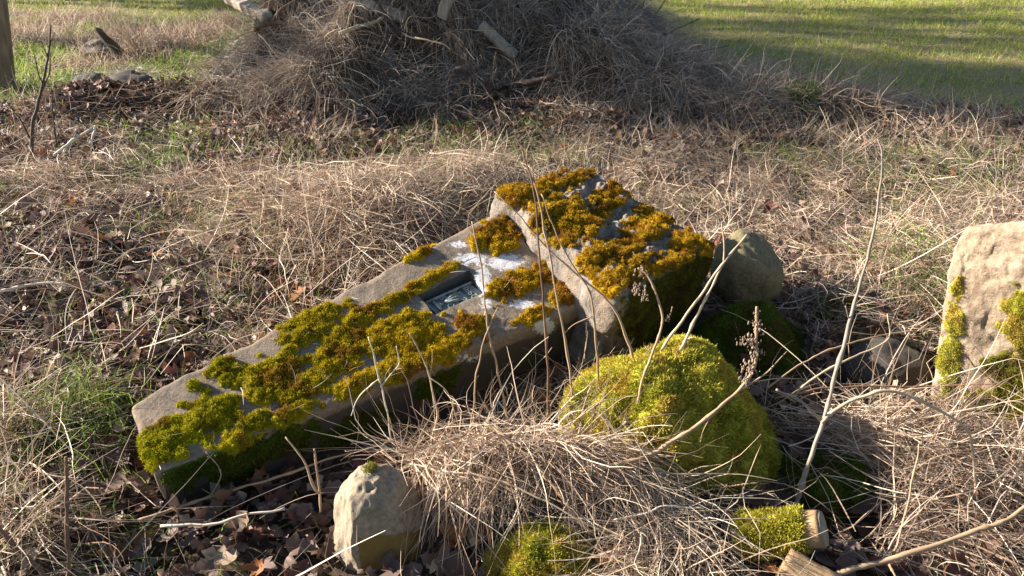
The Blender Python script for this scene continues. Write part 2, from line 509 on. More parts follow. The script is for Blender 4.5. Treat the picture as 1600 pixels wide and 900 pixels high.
# ---- the toppled pillar
A_, B_ = at(200, 632, 1.93), atz(240, 742, 0.165)
A_ = atz(200, 632, 0.235)
C_, D_ = atz(757, 338, 0.43), atz(893, 492, 0.25)
up_t = norm(np.cross(B_ - A_, C_ - A_)); up_t = up_t if up_t[2] > 0 else -up_t
tA = 0.34
def down(P, d): return P - up_t * d
E_ax = norm(C_ - A_)
shaft_c = [[[down(A_, .33) , A_], [down(B_, .33), B_]], [[down(C_ + E_ax * .12, .56), C_ + E_ax * .12], [down(D_ + E_ax * .12, .5), D_ + E_ax * .12]]]
# recess in uv of the top face
def topuv(px, py):
    g = np.linspace(0, 1, 300); U, Vv = np.meshgrid(g, g, indexing='ij')
    P = (shaft_c[0][0][1] * ((1 - U) * (1 - Vv))[..., None] + shaft_c[0][1][1] * ((1 - U) * Vv)[..., None] + shaft_c[1][0][1] * (U * (1 - Vv))[..., None] + shaft_c[1][1][1] * (U * Vv)[..., None])
    x, y = to_px(P); k = np.argmin((x - px) ** 2 + (y - py) ** 2)
    return U.ravel()[k], Vv.ravel()[k], P.reshape(-1, 3)[k]
q = [topuv(*p) for p in ((648, 466), (690, 491), (736, 420), (752, 456))]
u0, u1 = (q[0][0] + q[1][0]) / 2, (q[2][0] + q[3][0]) / 2
v0, v1 = (q[0][1] + q[2][1]) / 2, (q[1][1] + q[3][1]) / 2
ins_ = lambda a, lo, hi, e: np.unique(np.concatenate([a[(np.abs(a - lo) > e * 2) & (np.abs(a - hi) > e * 2)], [lo - e, lo + e, hi - e, hi + e]]))
us = ins_(np.linspace(0, 1, 190), u0, u1, 0.0016); vs = ins_(np.linspace(0, 1, 74), v0, v1, 0.004); ws = np.linspace(0, 1, 40)
SV, SF, SP = hexa(shaft_c, us, vs, ws, k=34, amp=0.0035, freq=10, seed=4, chip=0.035)
inr = (SP[:, 2] > 0.999) & (SP[:, 0] > u0) & (SP[:, 0] < u1) & (SP[:, 1] > v0) & (SP[:, 1] < v1)
SV[inr] -= up_t * 0.070
add_obs(SV)
# block
b1, b2, b3, b4 = atz(768, 288, .53), atz(962, 470, .365), atz(1125, 386, .345), atz(915, 258, .50)
up_b = norm(np.cross(b2 - b1, b4 - b1)); up_b = up_b if up_b[2] > 0 else -up_b
bd = lambda P, d: P - up_b * d
ex = norm(b4 - b1 + b3 - b2)
block_c = [[[bd(b1, .62) + ex * .03, b1], [bd(b2, .5) + ex * .02, b2]], [[bd(b4, .62), b4], [bd(b3, .5) + ex * .02, b3]]]
BV, BF, BP = hexa(block_c, np.linspace(0, 1, 120), np.linspace(0, 1, 150), np.linspace(0, 1, 80), k=16, amp=0.02, freq=7, seed=12, chip=0.10)
tp = sst(BP[:, 2], 0.97, 1.0)
BV += up_b * (tp * (0.016 * fbm(BV, 22, 3, 91) + 0.007 * fbm(BV, 62, 2, 92)))[:, None]
add_obs(BV)

pil = root('fallen_pillar', (float(A_[0] + C_[0]) / 2, float(A_[1] + D_[1]) / 2, 0.0), 'toppled tapering concrete survey pillar with moss, lichen and a metal plate', 'stone pillar')
def lich(V, blobs):
    x, y = to_px(V); m = np.zeros(len(V))
    for (cx, cy, rx, ry, s) in blobs: m = np.maximum(m, s * 0.78 * np.clip(1.35 - np.hypot((x - cx) / rx, (y - cy) / ry), 0, 1))
    return m
LB = [(715, 382, 30, 10, .8), (735, 405, 45, 14, .9), (790, 410, 45, 22, .9), (755, 440, 20, 40, .95), (815, 475, 32, 12, .9), (850, 510, 28, 22, .9), (730, 560, 60, 12, .7), (760, 470, 16, 26, .8), (620, 600, 60, 10, .5), (850, 580, 30, 35, .5), (555, 475, 30, 10, .4), (800, 570, 40, 14, .55)]
l_s = lich(SV, LB)
recz = (SP[:, 2] > .999) & (SP[:, 0] > u0 - .002) & (SP[:, 0] < u1 + .002) & (SP[:, 1] > v0 - .005) & (SP[:, 1] < v1 + .005)
stain_shade_s = (SP[:, 1] > 0.98) * (SP[:, 2] < 0.97) * 0.85 * sst(SP[:, 2], 1.0, 0.8) + recz * 0.95  # front side and recess: dirt and shade both painted into the colour
shaft = link('shaft', mesh_np('shaft', SV, SF, M_concrete, smooth=False, extra={'lichen': l_s, 'stain_shade': stain_shade_s}), pil)
l_b = lich(BV, [(960, 385, 45, 20, .5), (910, 335, 25, 12, .5), (1000, 400, 60, 16, .42), (1060, 400, 40, 18, .42), (890, 300, 40, 12, .35), (940, 370, 60, 25, .42)])
dark_b = (BP[:, 1] > 0.98) * 0.42 + np.clip(sst(BP[:, 2], 0.9, 0.4), 0, 1) * 0.2  # front side and lower part tinted darker
blk = link('foundation_block', mesh_np('foundation_block', BV, BF, M_rubble, smooth=False, extra={'lichen': l_b, 'stain_shade': dark_b}), pil)
tag(blk, 'rough rubble concrete block at the foot of the pillar')

def moss_mask(V, Nn, blobs, seed, nz=0.55, nf=34):
    x, y = to_px(V)
    d = np.full(len(V), -9.0)
    for (cx, cy, rx, ry) in blobs:
        th = math.radians(-24); dx, dy = x - cx, y - cy
        a, b = dx * math.cos(th) + dy * math.sin(th), -dx * math.sin(th) + dy * math.cos(th)
        d = np.maximum(d, 1 - np.hypot(a / rx, b / ry))
    m = d + nz * fbm(V, nf, 4, seed) * 0.8 + 0.05
    cv = norm(np.array([0, 0, CAM_H]) - V)
    return np.where((Nn * cv).sum(1) > -0.15, m, -1) * 2.2
MB_S = [(262, 690, 46, 30), (240, 720, 22, 16), (300, 655, 30, 16), (330, 650, 55, 32), (372, 688, 36, 22), (375, 590, 28, 22), (345, 575, 24, 10), (420, 590, 60, 30), (470, 610, 60, 24), (490, 503, 52, 20), (480, 520, 34, 22),
        (530, 545, 50, 34), (510, 580, 36, 24), (575, 490, 50, 12), (620, 468, 36, 11), (648, 452, 44, 11), (685, 428, 36, 9), (640, 528, 52, 30), (690, 545, 52, 22), (735, 512, 30, 22), (655, 398, 26, 10), (768, 366, 34, 20), (785, 380, 26, 16),
        (818, 440, 54, 20), (780, 452, 26, 14), (885, 458, 34, 18), (838, 492, 32, 10), (620, 575, 50, 20), (560, 600, 40, 18), (455, 645, 60, 13), (395, 660, 40, 14), (660, 565, 40, 14), (590, 540, 40, 18), (302, 603, 9, 6), (445, 555, 30, 10), (610, 510, 50, 12)]
MB_F = [(360, 715, 60, 34), (300, 735, 50, 20), (440, 690, 60, 22), (560, 665, 60, 18), (680, 600, 40, 16)]
MB_B = [(830, 298, 46, 16), (790, 300, 30, 10), (860, 325, 36, 18), (905, 352, 44, 20), (965, 395, 40, 16), (1035, 332, 62, 20), (1020, 350, 40, 14), (1085, 372, 40, 18), (905, 276, 44, 9), (955, 300, 34, 11), (985, 425, 56, 20), (930, 405, 36, 18), (880, 375, 26, 12), (1108, 398, 26, 22), (770, 350, 20, 16), (850, 280, 40, 8), (1000, 375, 40, 10), (1050, 410, 40, 12), (945, 325, 40, 8), (870, 345, 60, 8)]
MB_D = [(1050, 460, 66, 60), (1085, 430, 50, 40), (1010, 500, 36, 60), (1050, 530, 60, 40)]
sn = vnormals(SV, SF); bn = vnormals(BV, BF)
mk_top = np.where((SP[:, 2] > 0.93) & ~inr, moss_mask(SV, sn, MB_S, 5), -1)
nearrec = (SP[:, 2] > .9) & (SP[:, 0] > u0 - .008) & (SP[:, 0] < u1 + .008) & (SP[:, 1] > v0 - .02) & (SP[:, 1] < v1 + .02)
mk_top[nearrec] = -1
mk_b = np.where(BP[:, 2] > 0.95, moss_mask(BV, bn, MB_B, 6, 0.75, 42), -1)
ap = [(mk_top, SV, SF, MB_S, PAL_PILL), (mk_b, BV, BF, MB_B, PAL_GOLD)]
for gi, (mk, VV_, FF_, blobs, pal) in enumerate(ap):       # one patch per cluster of cushions
    x, y = to_px(VV_)
    grp = [blobs[i::1] for i in range(0)]
    cen = np.array([[b[0], b[1]] for b in blobs])
    own = np.argmin(((x[:, None] - cen[None, :, 0]) / np.array([b[2] for b in blobs])) ** 2 + ((y[:, None] - cen[None, :, 1]) / np.array([b[3] for b in blobs])) ** 2, 1)
    fo = own[FF_[:, 0]]
    for i in range(len(blobs)):
        m2 = FF_[fo == i]
        if len(m2) == 0 or mk[m2].max() <= 0.02: continue
        pal2 = pal.copy()
        kx = np.clip((cen[i, 0] - 240) / 560, 0, 1) if gi == 0 else 1
        pal2 = pal2 * (0.9 + 0.2 * random.random())
        if gi == 0: pal2[:, 0] *= 0.82 + 0.22 * kx; pal2[:, 1] *= 1.08 - 0.14 * kx
        moss_cover('moss_patch', pil, VV_, m2, mk, pal2, density=200000, length=0.0085, width=0.003, thick=0.020, seed=gi * 50 + i, leaves=3)
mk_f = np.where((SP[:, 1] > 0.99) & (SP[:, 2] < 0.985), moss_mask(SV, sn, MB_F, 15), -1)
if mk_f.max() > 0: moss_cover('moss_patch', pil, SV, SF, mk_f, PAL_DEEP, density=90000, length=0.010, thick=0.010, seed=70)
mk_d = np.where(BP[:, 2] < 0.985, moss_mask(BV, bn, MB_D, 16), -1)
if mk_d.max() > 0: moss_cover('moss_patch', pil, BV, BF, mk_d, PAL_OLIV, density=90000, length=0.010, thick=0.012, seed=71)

# metal bracket plate in the recess, with raised arrow and lettering
def top_pt(u, v):
    return (shaft_c[0][0][1] * (1 - u) * (1 - v) + shaft_c[0][1][1] * (1 - u) * v + shaft_c[1][0][1] * u * (1 - v) + shaft_c[1][1][1] * u * v)
um, vm = (u0 + u1) / 2, (v0 + v1) / 2
vm = v0 + (v1 - v0) * 0.62
pc = top_pt(um, vm) - up_t * 0.030
px_ = norm(top_pt(u1, vm) - top_pt(u0, vm)); py_ = norm(np.cross(up_t, px_))
PL, PW = np.linalg.norm(top_pt(u1, vm) - top_pt(u0, vm)) * 0.93, np.linalg.norm(top_pt(um, v1) - top_pt(um, v0)) * 0.70
def plate_box(boxes):
    Vs, Fs = [], []
    for (x0, x1, y0, y1, z0, z1, rot) in boxes:
        cx, cy = (x0 + x1) / 2, (y0 + y1) / 2
        ca, sa = math.cos(rot), math.sin(rot)
        b = len(Vs)
        for z, g in ((z0, 0), (z1, 0.0012)):
            for (xx, yy) in ((x0 + g, y0 + g), (x1 - g, y0 + g), (x1 - g, y1 - g), (x0 + g, y1 - g)):
                dx, dy = xx - cx, yy - cy
                X_, Y_ = cx + dx * ca - dy * sa, cy + dx * sa + dy * ca
                Vs.append(pc + px_ * X_ + py_ * Y_ + up_t * z)
        Fs += [[b, b + 3, b + 2, b + 1], [b + 4, b + 5, b + 6, b + 7], [b, b + 1, b + 5, b + 4], [b + 1, b + 2, b + 6, b + 5], [b + 2, b + 3, b + 7, b + 6], [b + 3, b, b + 4, b + 7]]
    return np.array(Vs), np.array(Fs)
hl, hw = PL / 2, PW / 2
plate = link('metal_plate', mesh_np('metal_plate', *plate_box([(-hl, hl, -hw, hw, -0.036, 0.010, 0)]), M_metal), pil)
tag(plate, 'blue-grey cast metal bracket plate set in the recess')
def sub(name, boxes):
    me = mesh_np(name, *plate_box(boxes), M_metal)
    o = bpy.data.objects.new(name, me); COL.objects.link(o); o.parent = plate
    me.transform(__import__('mathutils').Matrix.Translation(-Vector(pil['_w'])))
    return o
e_ = 0.008
sub('raised_border', [(-hl, hl, hw - e_, hw, 0.0103, 0.02, 0), (-hl, hl, -hw, -hw + e_, 0.0103, 0.016, 0), (-hl, -hl + e_, -hw + e_ + .0003, hw - e_ - .0003, 0.0103, 0.018, 0)])
sub('top_bar', [(-hl * .78, -hl * .66, -hw * .62, hw * .62, 0.0103, 0.022, 0), (-hl * .655, -hl * .5, -hw * .15, hw * .15, 0.0103, 0.02, 0)])
sub('broad_arrow', [(-hl * .42, hl * .18, -0.004, 0.004, 0.0103, 0.022, 0), (-hl * .40, hl * .16, 0.006, 0.014, 0.0103, 0.0218, 0.32), (-hl * .40, hl * .16, -0.014, -0.006, 0.0103, 0.0216, -0.32)])
def letter(ch, x, y, size):
    cu = bpy.data.curves.new('letter', 'FONT'); cu.body = ch; cu.size = size; cu.extrude = 0.003; cu.align_x = 'CENTER'; cu.align_y = 'CENTER'
    tmp = bpy.data.objects.new('letter_tmp', cu); COL.objects.link(tmp)
    bpy.context.view_layer.update()
    me = bpy.data.meshes.new_from_object(tmp.evaluated_get(bpy.context.evaluated_depsgraph_get()))
    bpy.data.objects.remove(tmp)
    n = len(me.vertices); co = np.empty(n * 3, np.float32); me.vertices.foreach_get('co', co); co = co.reshape(-1, 3)
    # upright lettering: its up points to the narrow end of the pillar
    Wd = pc + px_ * (x - co[:, 1:2]) + py_ * (y + co[:, 0:1]) + up_t * (0.0135 + co[:, 2:3]) - np.array(pil['_w'])
    me.vertices.foreach_set('co', Wd.astype(np.float32).ravel()); me.update()
    me.materials.clear(); me.materials.append(M_metal)
    o = bpy.data.objects.new('raised_letter', me); COL.objects.link(o); o.parent = plate
for ch, x, y, s in (('O', -hl * .3, -hw * .6, .034), ('S', -hl * .3, hw * .6, .034), ('B', hl * .25, -hw * .6, .034), ('M', hl * .25, hw * .6, .034), ('2988', hl * .68, 0, .036)):
    letter(ch, x, y, s)

# ---- boulders, placed where they stand
def boulder(name, label, px, py, Yd, rx, rz, ry, mat, seed, cat='boulder', base=ICO5, group=None, **kw):
    c = at(px, py, Yd); s = mpp(Yd, py)
    V_, F_ = rock_shape(c, (rx * s, ry, rz * s), seed=seed, base=base, **kw)
    gzv = gz(c[0], c[1])
    rt = root(name, (c[0], c[1], gzv), label, cat, group)
    add_obs(V_)
    x, y = to_px(V_)
    y = y + 0.10 * rz * fbm(V_, 16, 3, 3)
    stn = sst(y, py - rz * 0.32, py - rz * 0.02) * 0.85 if mat is M_sand else np.zeros(len(V_))
    if mat is M_sand: stn = np.where(V_[:, 0] < c[0] - 0.25 * rx * s, stn * 0.35, stn)
    link('stone', mesh_np('stone', V_, F_, mat, smooth=True, extra={'stain_shade': stn, 'lichen': np.zeros(len(V_))}), rt)
    return rt, V_, F_, c

def upmask(V, F, c, lo=-0.3, hi=0.4, nz=0.35, seed=0, low=-9):
    n = vnormals(V, F)
    return np.where(V[:, 2] > low, (sst(n[:, 2], lo, hi) - 0.35 + nz * fbm(V, 14, 3, seed)) * 2.2, -1)

rt, V_, F_, c = boulder('moss_boulder', 'large rounded boulder thickly covered in bright yellow-green moss', 1040, 690, 2.02, 160, 142, 0.26, M_olive, 21, base=ICO6, planes=6, cut=0.8, lump=0.14, power=2.3, extra_planes=(((0.75, 0.1, 0.65), 0.80), ((0.4, -0.6, 0.55), 0.9)))
mkb = np.clip(1.2 + 0.6 * fbm(V_, 12, 3, 7), 0.2, 2)
x, y = to_px(V_)
pk = PAL_LIME.copy()
moss_cover('moss_coat', rt, V_, F_, np.where(V_[:, 2] > -0.12, mkb, -1), pk, density=80000, length=0.013, width=0.0038, thick=0.030, seed=33, leaves=4, lumps=24)

rt, V_, F_, c = boulder('pointed_boulder', 'bare pale grey boulder with rounded tip and ochre foot', 592, 850, 1.62, 68, 130, 0.125, M_sand, 5, base=ICO6, planes=5, cut=0.84, lump=0.09, fine=0.03, power=2.6,
    extra_planes=(((-0.80, -0.45, 0.30), 0.84), ((0.30, -0.9, 0.12), 0.74), ((0.8, -0.2, 0.5), 0.90)))
tip = V_[np.argmax(V_[:, 2])]
moss_cover('moss_tuft', rt, V_, F_, 1.0 - np.linalg.norm(V_ - tip, axis=1) / 0.017, PAL_DEEP * 2.2, density=260000, length=0.009, thick=0.008, seed=3)

rt, V_, F_, c = boulder('low_moss_stone', 'low stone with yellow-green moss at the foot of the draped straw', 850, 915, 1.52, 100, 86, 0.13, M_olive, 9, planes=6)
moss_cover('moss_coat', rt, V_, F_, upmask(V_, F_, c, -0.4, 0.3, 0.5, 4), PAL_LIME, density=130000, length=0.011, width=0.0036, thick=0.018, seed=34)

rt, V_, F_, c = boulder('smooth_boulder', 'smooth olive-brown boulder behind the foundation block', 1165, 425, 3.05, 50, 60, 0.16, M_olive, 14, planes=8, lump=0.08, power=2.6)
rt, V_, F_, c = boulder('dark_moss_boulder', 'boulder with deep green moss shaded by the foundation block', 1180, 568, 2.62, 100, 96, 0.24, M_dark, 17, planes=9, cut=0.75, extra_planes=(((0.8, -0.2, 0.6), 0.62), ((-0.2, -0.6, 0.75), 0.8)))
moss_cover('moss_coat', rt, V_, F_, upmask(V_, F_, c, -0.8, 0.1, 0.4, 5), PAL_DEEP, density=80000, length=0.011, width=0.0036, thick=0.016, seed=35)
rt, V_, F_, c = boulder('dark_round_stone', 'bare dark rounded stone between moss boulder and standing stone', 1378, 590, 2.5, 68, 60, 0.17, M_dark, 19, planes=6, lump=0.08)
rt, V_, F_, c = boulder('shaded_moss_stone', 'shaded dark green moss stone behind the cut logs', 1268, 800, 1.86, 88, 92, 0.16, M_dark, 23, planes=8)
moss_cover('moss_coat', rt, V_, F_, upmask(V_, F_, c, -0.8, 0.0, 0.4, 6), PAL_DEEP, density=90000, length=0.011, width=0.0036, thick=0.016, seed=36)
OBS_KEEP = OBS.copy()
rt, V_, F_, c = boulder('straw_covered_stone', 'grey stone mostly hidden under draped straw', 850, 800, 1.76, 165, 92, 0.16, M_dark, 27, planes=8, lump=0.1, power=2.4)
DRAPE = OBS.copy(); DRAPE[OBS <= OBS_KEEP + 1e-6] = -9
rt, V_, F_, c = boulder('dark_clod', 'dark clod of earth beside the straw-topped clod', 142, 128, 6.35, 24, 13, 0.14, M_bark, 31, cat='clod', base=ICO4)
rt, V_, F_, c = boulder('dark_clod', 'dark clod of earth capped with straw', 205, 132, 6.3, 36, 20, 0.18, M_bark, 33, cat='clod', base=ICO4)
rt, V_, F_, c = boulder('moss_clump_stone', 'small stone under bright moss beside the standing stone', 1325, 492, 2.9, 40, 22, 0.12, M_dark, 37, base=ICO4)
moss_cover('moss_coat', rt, V_, F_, upmask(V_, F_, c, -0.6, 0.1, 0.5, 8), PAL_OLIV * 1.3, density=120000, length=0.012, thick=0.014, seed=38)

# ---- standing stone
sA, sB = at(1463, 668, 2.30), at(1760, 735, 1.98)
tA_, tB_ = at(1491, 358, 2.34), at(1745, 330, 2.02)
bk = norm(np.array([-(sB - sA)[1], (sB - sA)[0], 0])); bk = bk if bk[1] > 0 else -bk
lowv = np.array([0, 0, -0.2])
stc = [[[sA + lowv + bk * 0.34, tA_ + bk * 0.22 + [0, 0, -.07]], [sA + lowv, tA_]], [[sB + lowv + bk * 0.36, tB_ + bk * 0.24 + [0, 0, -.07]], [sB + lowv, tB_]]]
TV, TF, TP = hexa(stc, np.linspace(0, 1, 110), np.linspace(0, 1, 60), np.linspace(0, 1, 110), k=22, amp=0.011, freq=7, seed=44, chip=0.06)
TV += vnormals(TV, TF) * (0.0035 * fbm(TV, 26, 4, 48) - 0.006 * sst(fbm(TV, 9, 3, 49), 0.25, 0.45))[:, None]
add_obs(TV)
sr = root('standing_stone', (float((sA + sB)[0] / 2), float((sA + sB)[1] / 2), 0.0), 'upright pitted sandstone block with moss patches standing in straw', 'stone')
x, y = to_px(TV)
link('stone', mesh_np('stone', TV, TF, M_stand, smooth=True, extra={'stain_shade': sst(y, 560, 690) * 0.55, 'lichen': np.zeros(len(TV))}), sr)
tn = vnormals(TV, TF)
for i, (bl, pal) in enumerate((([(1490, 505, 16, 40), (1485, 560, 18, 40), (1497, 455, 10, 26), (1478, 610, 12, 20)], PAL_LIME * 0.85), ([(1600, 490, 36, 46), (1640, 500, 60, 60)], PAL_LIME * 0.8), ([(1560, 580, 34, 20), (1600, 600, 60, 60), (1530, 630, 50, 26), (1650, 640, 80, 60)], PAL_OLIV * 1.25))):
    d = np.full(len(TV), -9.0)
    for (cx, cy, rx, ry) in bl: d = np.maximum(d, 1 - np.hypot((x - cx) / rx, (y - cy) / ry))
    cv = norm(np.array([0, 0, CAM_H]) - TV)
    mk = np.where((tn * cv).sum(1) > 0.0, (d + 0.45 * fbm(TV, 24, 3, 60 + i)) * 2, -1)
    moss_cover('moss_patch', sr, TV, TF, mk, pal, density=90000, length=0.008, width=0.003, thick=0.010, seed=80 + i)

# ---------------------------------------------------------------- tubes, stems, branches
def tube_np(P, R, sides=6, cap=True):
    P = np.asarray(P, float); n = len(P)
    T = norm(np.gradient(P, axis=0))
    up = np.array([0.3, 0.2, 1.0]); u = norm(np.cross(T[0], up)); U = []
    for k in range(n):
        u = u - T[k] * (u @ T[k]); u = u / np.linalg.norm(u); U.append(u)
    U = np.array(U); W_ = np.cross(T, U)
    a = np.linspace(0, 2 * np.pi, sides, endpoint=False)
    V = P[:, None] + (U[:, None] * np.cos(a)[None, :, None] + W_[:, None] * np.sin(a)[None, :, None]) * np.asarray(R)[:, None, None]
    V = V.reshape(-1, 3)
    I = np.arange(n * sides).reshape(n, sides); J = np.roll(I, -1, 1)
    F = np.stack([I[:-1], J[:-1], J[1:], I[1:]], -1).reshape(-1, 4)
    if cap:
        V = np.concatenate([V, P[:1], P[-1:]]); c0, c1 = n * sides, n * sides + 1
        F = np.concatenate([F, np.stack([J[0], I[0], np.full(sides, c0), np.full(sides, c0)], -1), np.stack([I[-1], J[-1], np.full(sides, c1), np.full(sides, c1)], -1)])
    return V, F

def quads_fix(F):
    """degenerate quads -> triangles"""
    return np.concatenate([F[:, [0, 1, 2]], F[:, [0, 2, 3]][F[:, 2] != F[:, 3]]])

def smooth_path(P, sub=6):
    P = np.asarray(P, float)
    Q = np.concatenate([2 * P[:1] - P[1:2], P, 2 * P[-1:] - P[-2:-1]])
    out = []
    for i in range(1, len(Q) - 2):
        for t in np.linspace(0, 1, sub, endpoint=False):
            p0, p1, p2, p3 = Q[i - 1:i + 3]
            out.append(0.5 * (2 * p1 + (p2 - p0) * t + (2 * p0 - 5 * p1 + 4 * p2 - p3) * t * t + (3 * p1 - p0 - 3 * p2 + p3) * t ** 3))
    out.append(P[-1]); return np.array(out)

TW = {'pale': (0.46, 0.36, 0.24), 'tan': (0.36, 0.25, 0.155), 'grey': (0.27, 0.225, 0.18), 'brown': (0.16, 0.095, 0.06), 'dark': (0.07, 0.05, 0.04), 'white': (0.60, 0.53, 0.43), 'red': (0.25, 0.13, 0.075)}

def stem_mesh(name, paths, colr, seed=0, sides=6, kink=0.004):
    """paths: list of (points, r0, r1)"""
    r = np.random.default_rng(seed); Vs, Fs, Cs, n0 = [], [], [], 0
    for (P, r0, r1) in paths:
        P = smooth_path(P, 7)
        P = P + kink * np.stack([fbm(P, 14, 2, seed + k) for k in (1, 2, 3)], -1)
        k = len(P); R = np.linspace(r0, r1, k) * (1 + (0.12 if r0 < .012 else 0.05) * r.normal(size=k))
        nodes = r.random(k) < 0.12; R = np.where(nodes, R * (1.45 if r0 < .012 else 1.08), R)
        V, F = tube_np(P, R, sides)
        c = np.array(colr) * (1 + 0.22 * fbm(V, 30, 2, seed + 7))[:, None] * (1 + 0.12 * fbm(V, 4, 1, seed + 2))[:, None]
        Vs.append(V); Fs.append(quads_fix(F) + n0); Cs.append(np.clip(c, 0.01, 0.9)); n0 += len(V)
    return mesh_np(name, np.concatenate(Vs), np.concatenate(Fs), M_twig, np.concatenate(Cs), smooth=True)

def surf_at(px, py, off=0.05):
    """first point of the terrain along the line of sight, lifted off it a little"""
    dx, dz = (px - 800) / FPX, -(py - 450) / FPX
    d = np.array([dx, cP + dz * sP, -sP + dz * cP]); t = np.linspace(1.5, 14, 1500)
    P = np.array([0, 0, CAM_H]) + t[:, None] * d
    hit = P[:, 2] < lut(HG, P[:, 0], P[:, 1])
    i = int(np.argmax(hit)) if hit.any() else int(np.argmin(np.abs(P[:, 1] - 7.3)))
    return P[i] - d / np.linalg.norm(d) * off

ON_HEAP = [False]
def pts(tr):
    if ON_HEAP[0]: return [surf_at(p[0], p[1], 0.22) for p in tr]
    return [at(*p) for p in tr]

def stem(name, label, cat, tr, r0, r1, colr, side=(), seed=0, group=None, seeds=None):
    """tr: (pixel x, pixel y, distance) from foot to tip"""
    P = pts(tr); rt = root(name, P[0], label, cat, group)
    link('main_stem', stem_mesh('main_stem', [(P, r0, r1)], TW[colr], seed), rt)
    for i, (tr2, a, b) in enumerate(side):
        link('side_shoot', stem_mesh('side_shoot', [(pts(tr2), a, b)], TW[colr], seed + 5 + i), rt)
    if seeds:
        for i, (px, py, Yd, rad, nn) in enumerate(seeds):
            r = np.random.default_rng(seed + i); c = at(px, py, Yd)
            Vs, Fs = [], []
            for k in range(nn * 3):
                v, f = rock_shape(c + r.normal(size=3) * rad * .8, np.array([1, 1, 1.3]) * rad * np.array([1, 1, r.uniform(.8, 2.4)]) * r.uniform(.10, .26), seed=seed + k, planes=2, base=ICO_S, lump=.5)
                Fs.append(f + len(ICO_S[0]) * k); Vs.append(v)
            V = np.concatenate(Vs)
            link('seed_head', mesh_np('seed_head', V, np.concatenate(Fs), M_twig, np.array([0.30, 0.22, 0.16]) * (1 + 0.3 * fbm(V, 60, 2, seed))[:, None]), rt)
    return rt
ICO_S = ico(1)

stem('dead_stem', 'thin upright dead stem crossing the metal plate recess', 'plant stem', [(795, 690, 1.95), (792, 660, 1.96), (781, 593, 1.98), (763, 517, 2.02), (753, 417, 2.06), (737, 345, 2.1)], .0045, .0022, 'tan', seed=1)
stem('dead_stem', 'tall thin dead stem leaning back over the foundation block', 'plant stem', [(857, 690, 1.98), (856, 600, 2.0), (851, 500, 2.03), (844, 400, 2.06), (835, 300, 2.1), (816, 235, 2.15)], .0042, .0016, 'brown', seed=2)
stem('dead_stem', 'dead stem rising beside the shoulder of the pillar shaft', 'plant stem', [(884, 690, 1.98), (893, 597, 2.0), (866, 433, 2.05), (843, 317, 2.1), (832, 262, 2.12)], .0042, .0018, 'tan', seed=3)
stem('dead_stem', 'slightly bowed dead stem with short side spur before the block', 'plant stem', [(940, 640, 2.0), (933, 557, 2.02), (923, 467, 2.05), (893, 410, 2.08), (866, 357, 2.1), (846, 303, 2.12)], .004, .0016, 'tan', [([(926, 495, 2.04), (900, 505, 2.03), (880, 520, 2.02)], .002, .001)], seed=4)
stem('arched_stem', 'long dead stem arching from the moss boulder over the block shoulder', 'plant stem', [(990, 570, 2.06), (981, 535, 2.08), (956, 480, 2.1), (916, 440, 2.13), (850, 383, 2.18), (810, 337, 2.22), (770, 298, 2.26)], .005, .002, 'tan', seed=5)
stem('dead_stem', 'short thin dead stem leaning right below the metal plate', 'plant stem', [(737, 670, 1.97), (743, 593, 1.99), (756, 533, 2.01), (780, 480, 2.04)], .003, .0015, 'tan', seed=6)
stem('dead_stem', 'short curved pale stem before the shaded shaft side', 'plant stem', [(676, 690, 1.92), (683, 650, 1.93), (672, 590, 1.95), (655, 545, 1.97), (640, 520, 1.98)], .0038, .002, 'pale', [([(672, 590, 1.95), (700, 615, 1.93), (720, 680, 1.9)], .0016, .001)], seed=7)
stem('white_twig', 'bleached branching twig over the moss on the shaft', 'twig', [(612, 690, 1.88), (600, 625, 1.9), (590, 580, 1.92), (575, 527, 1.94)], .003, .0016, 'white', [([(592, 590, 1.92), (560, 620, 1.9), (548, 650, 1.88)], .002, .001), ([(596, 605, 1.91), (622, 570, 1.92), (620, 540, 1.93)], .002, .001)], seed=8)
stem('seed_plant', 'dead seed-headed stalk curving out of the moss boulder', 'plant stem', [(900, 700, 1.82), (945, 683, 1.83), (990, 645, 1.86), (1004, 595, 1.88), (1022, 545, 1.9), (1035, 500, 1.93), (1028, 465, 1.95), (1012, 430, 1.97), (998, 418, 1.98)], .0048, .0026, 'tan',
     [([(1034, 505, 1.93), (1048, 492, 1.93), (1052, 480, 1.93)], .0018, .001)], seed=9, seeds=[(1003, 425, 1.98, .010, 9), (1000, 450, 1.97, .012, 10), (1006, 465, 1.97, .010, 8), (1044, 497, 1.93, .006, 5), (1012, 545, 1.92, .008, 6)])
stem('forked_stem', 'pale forked stem with snapped tip leaning over the smooth boulder', 'plant stem', [(1020, 572, 2.05), (1045, 530, 2.07), (1095, 460, 2.11), (1131, 411, 2.14), (1168, 366, 2.18)], .0046, .0034, 'pale',
     [([(1131, 411, 2.14), (1132, 385, 2.15), (1127, 350, 2.17)], .003, .002), ([(1127, 352, 2.17), (1118, 335, 2.18)], .0016, .0009)], seed=10)
stem('leaning_stem', 'pale bent stem rising beside the forked stem', 'plant stem', [(1046, 566, 2.0), (1072, 530, 2.04), (1090, 490, 2.08), (1112, 450, 2.12), (1129, 418, 2.135)], .0058, .003, 'pale', [([(1072, 530, 2.04), (1083, 528, 2.03)], .002, .0015)], seed=11)
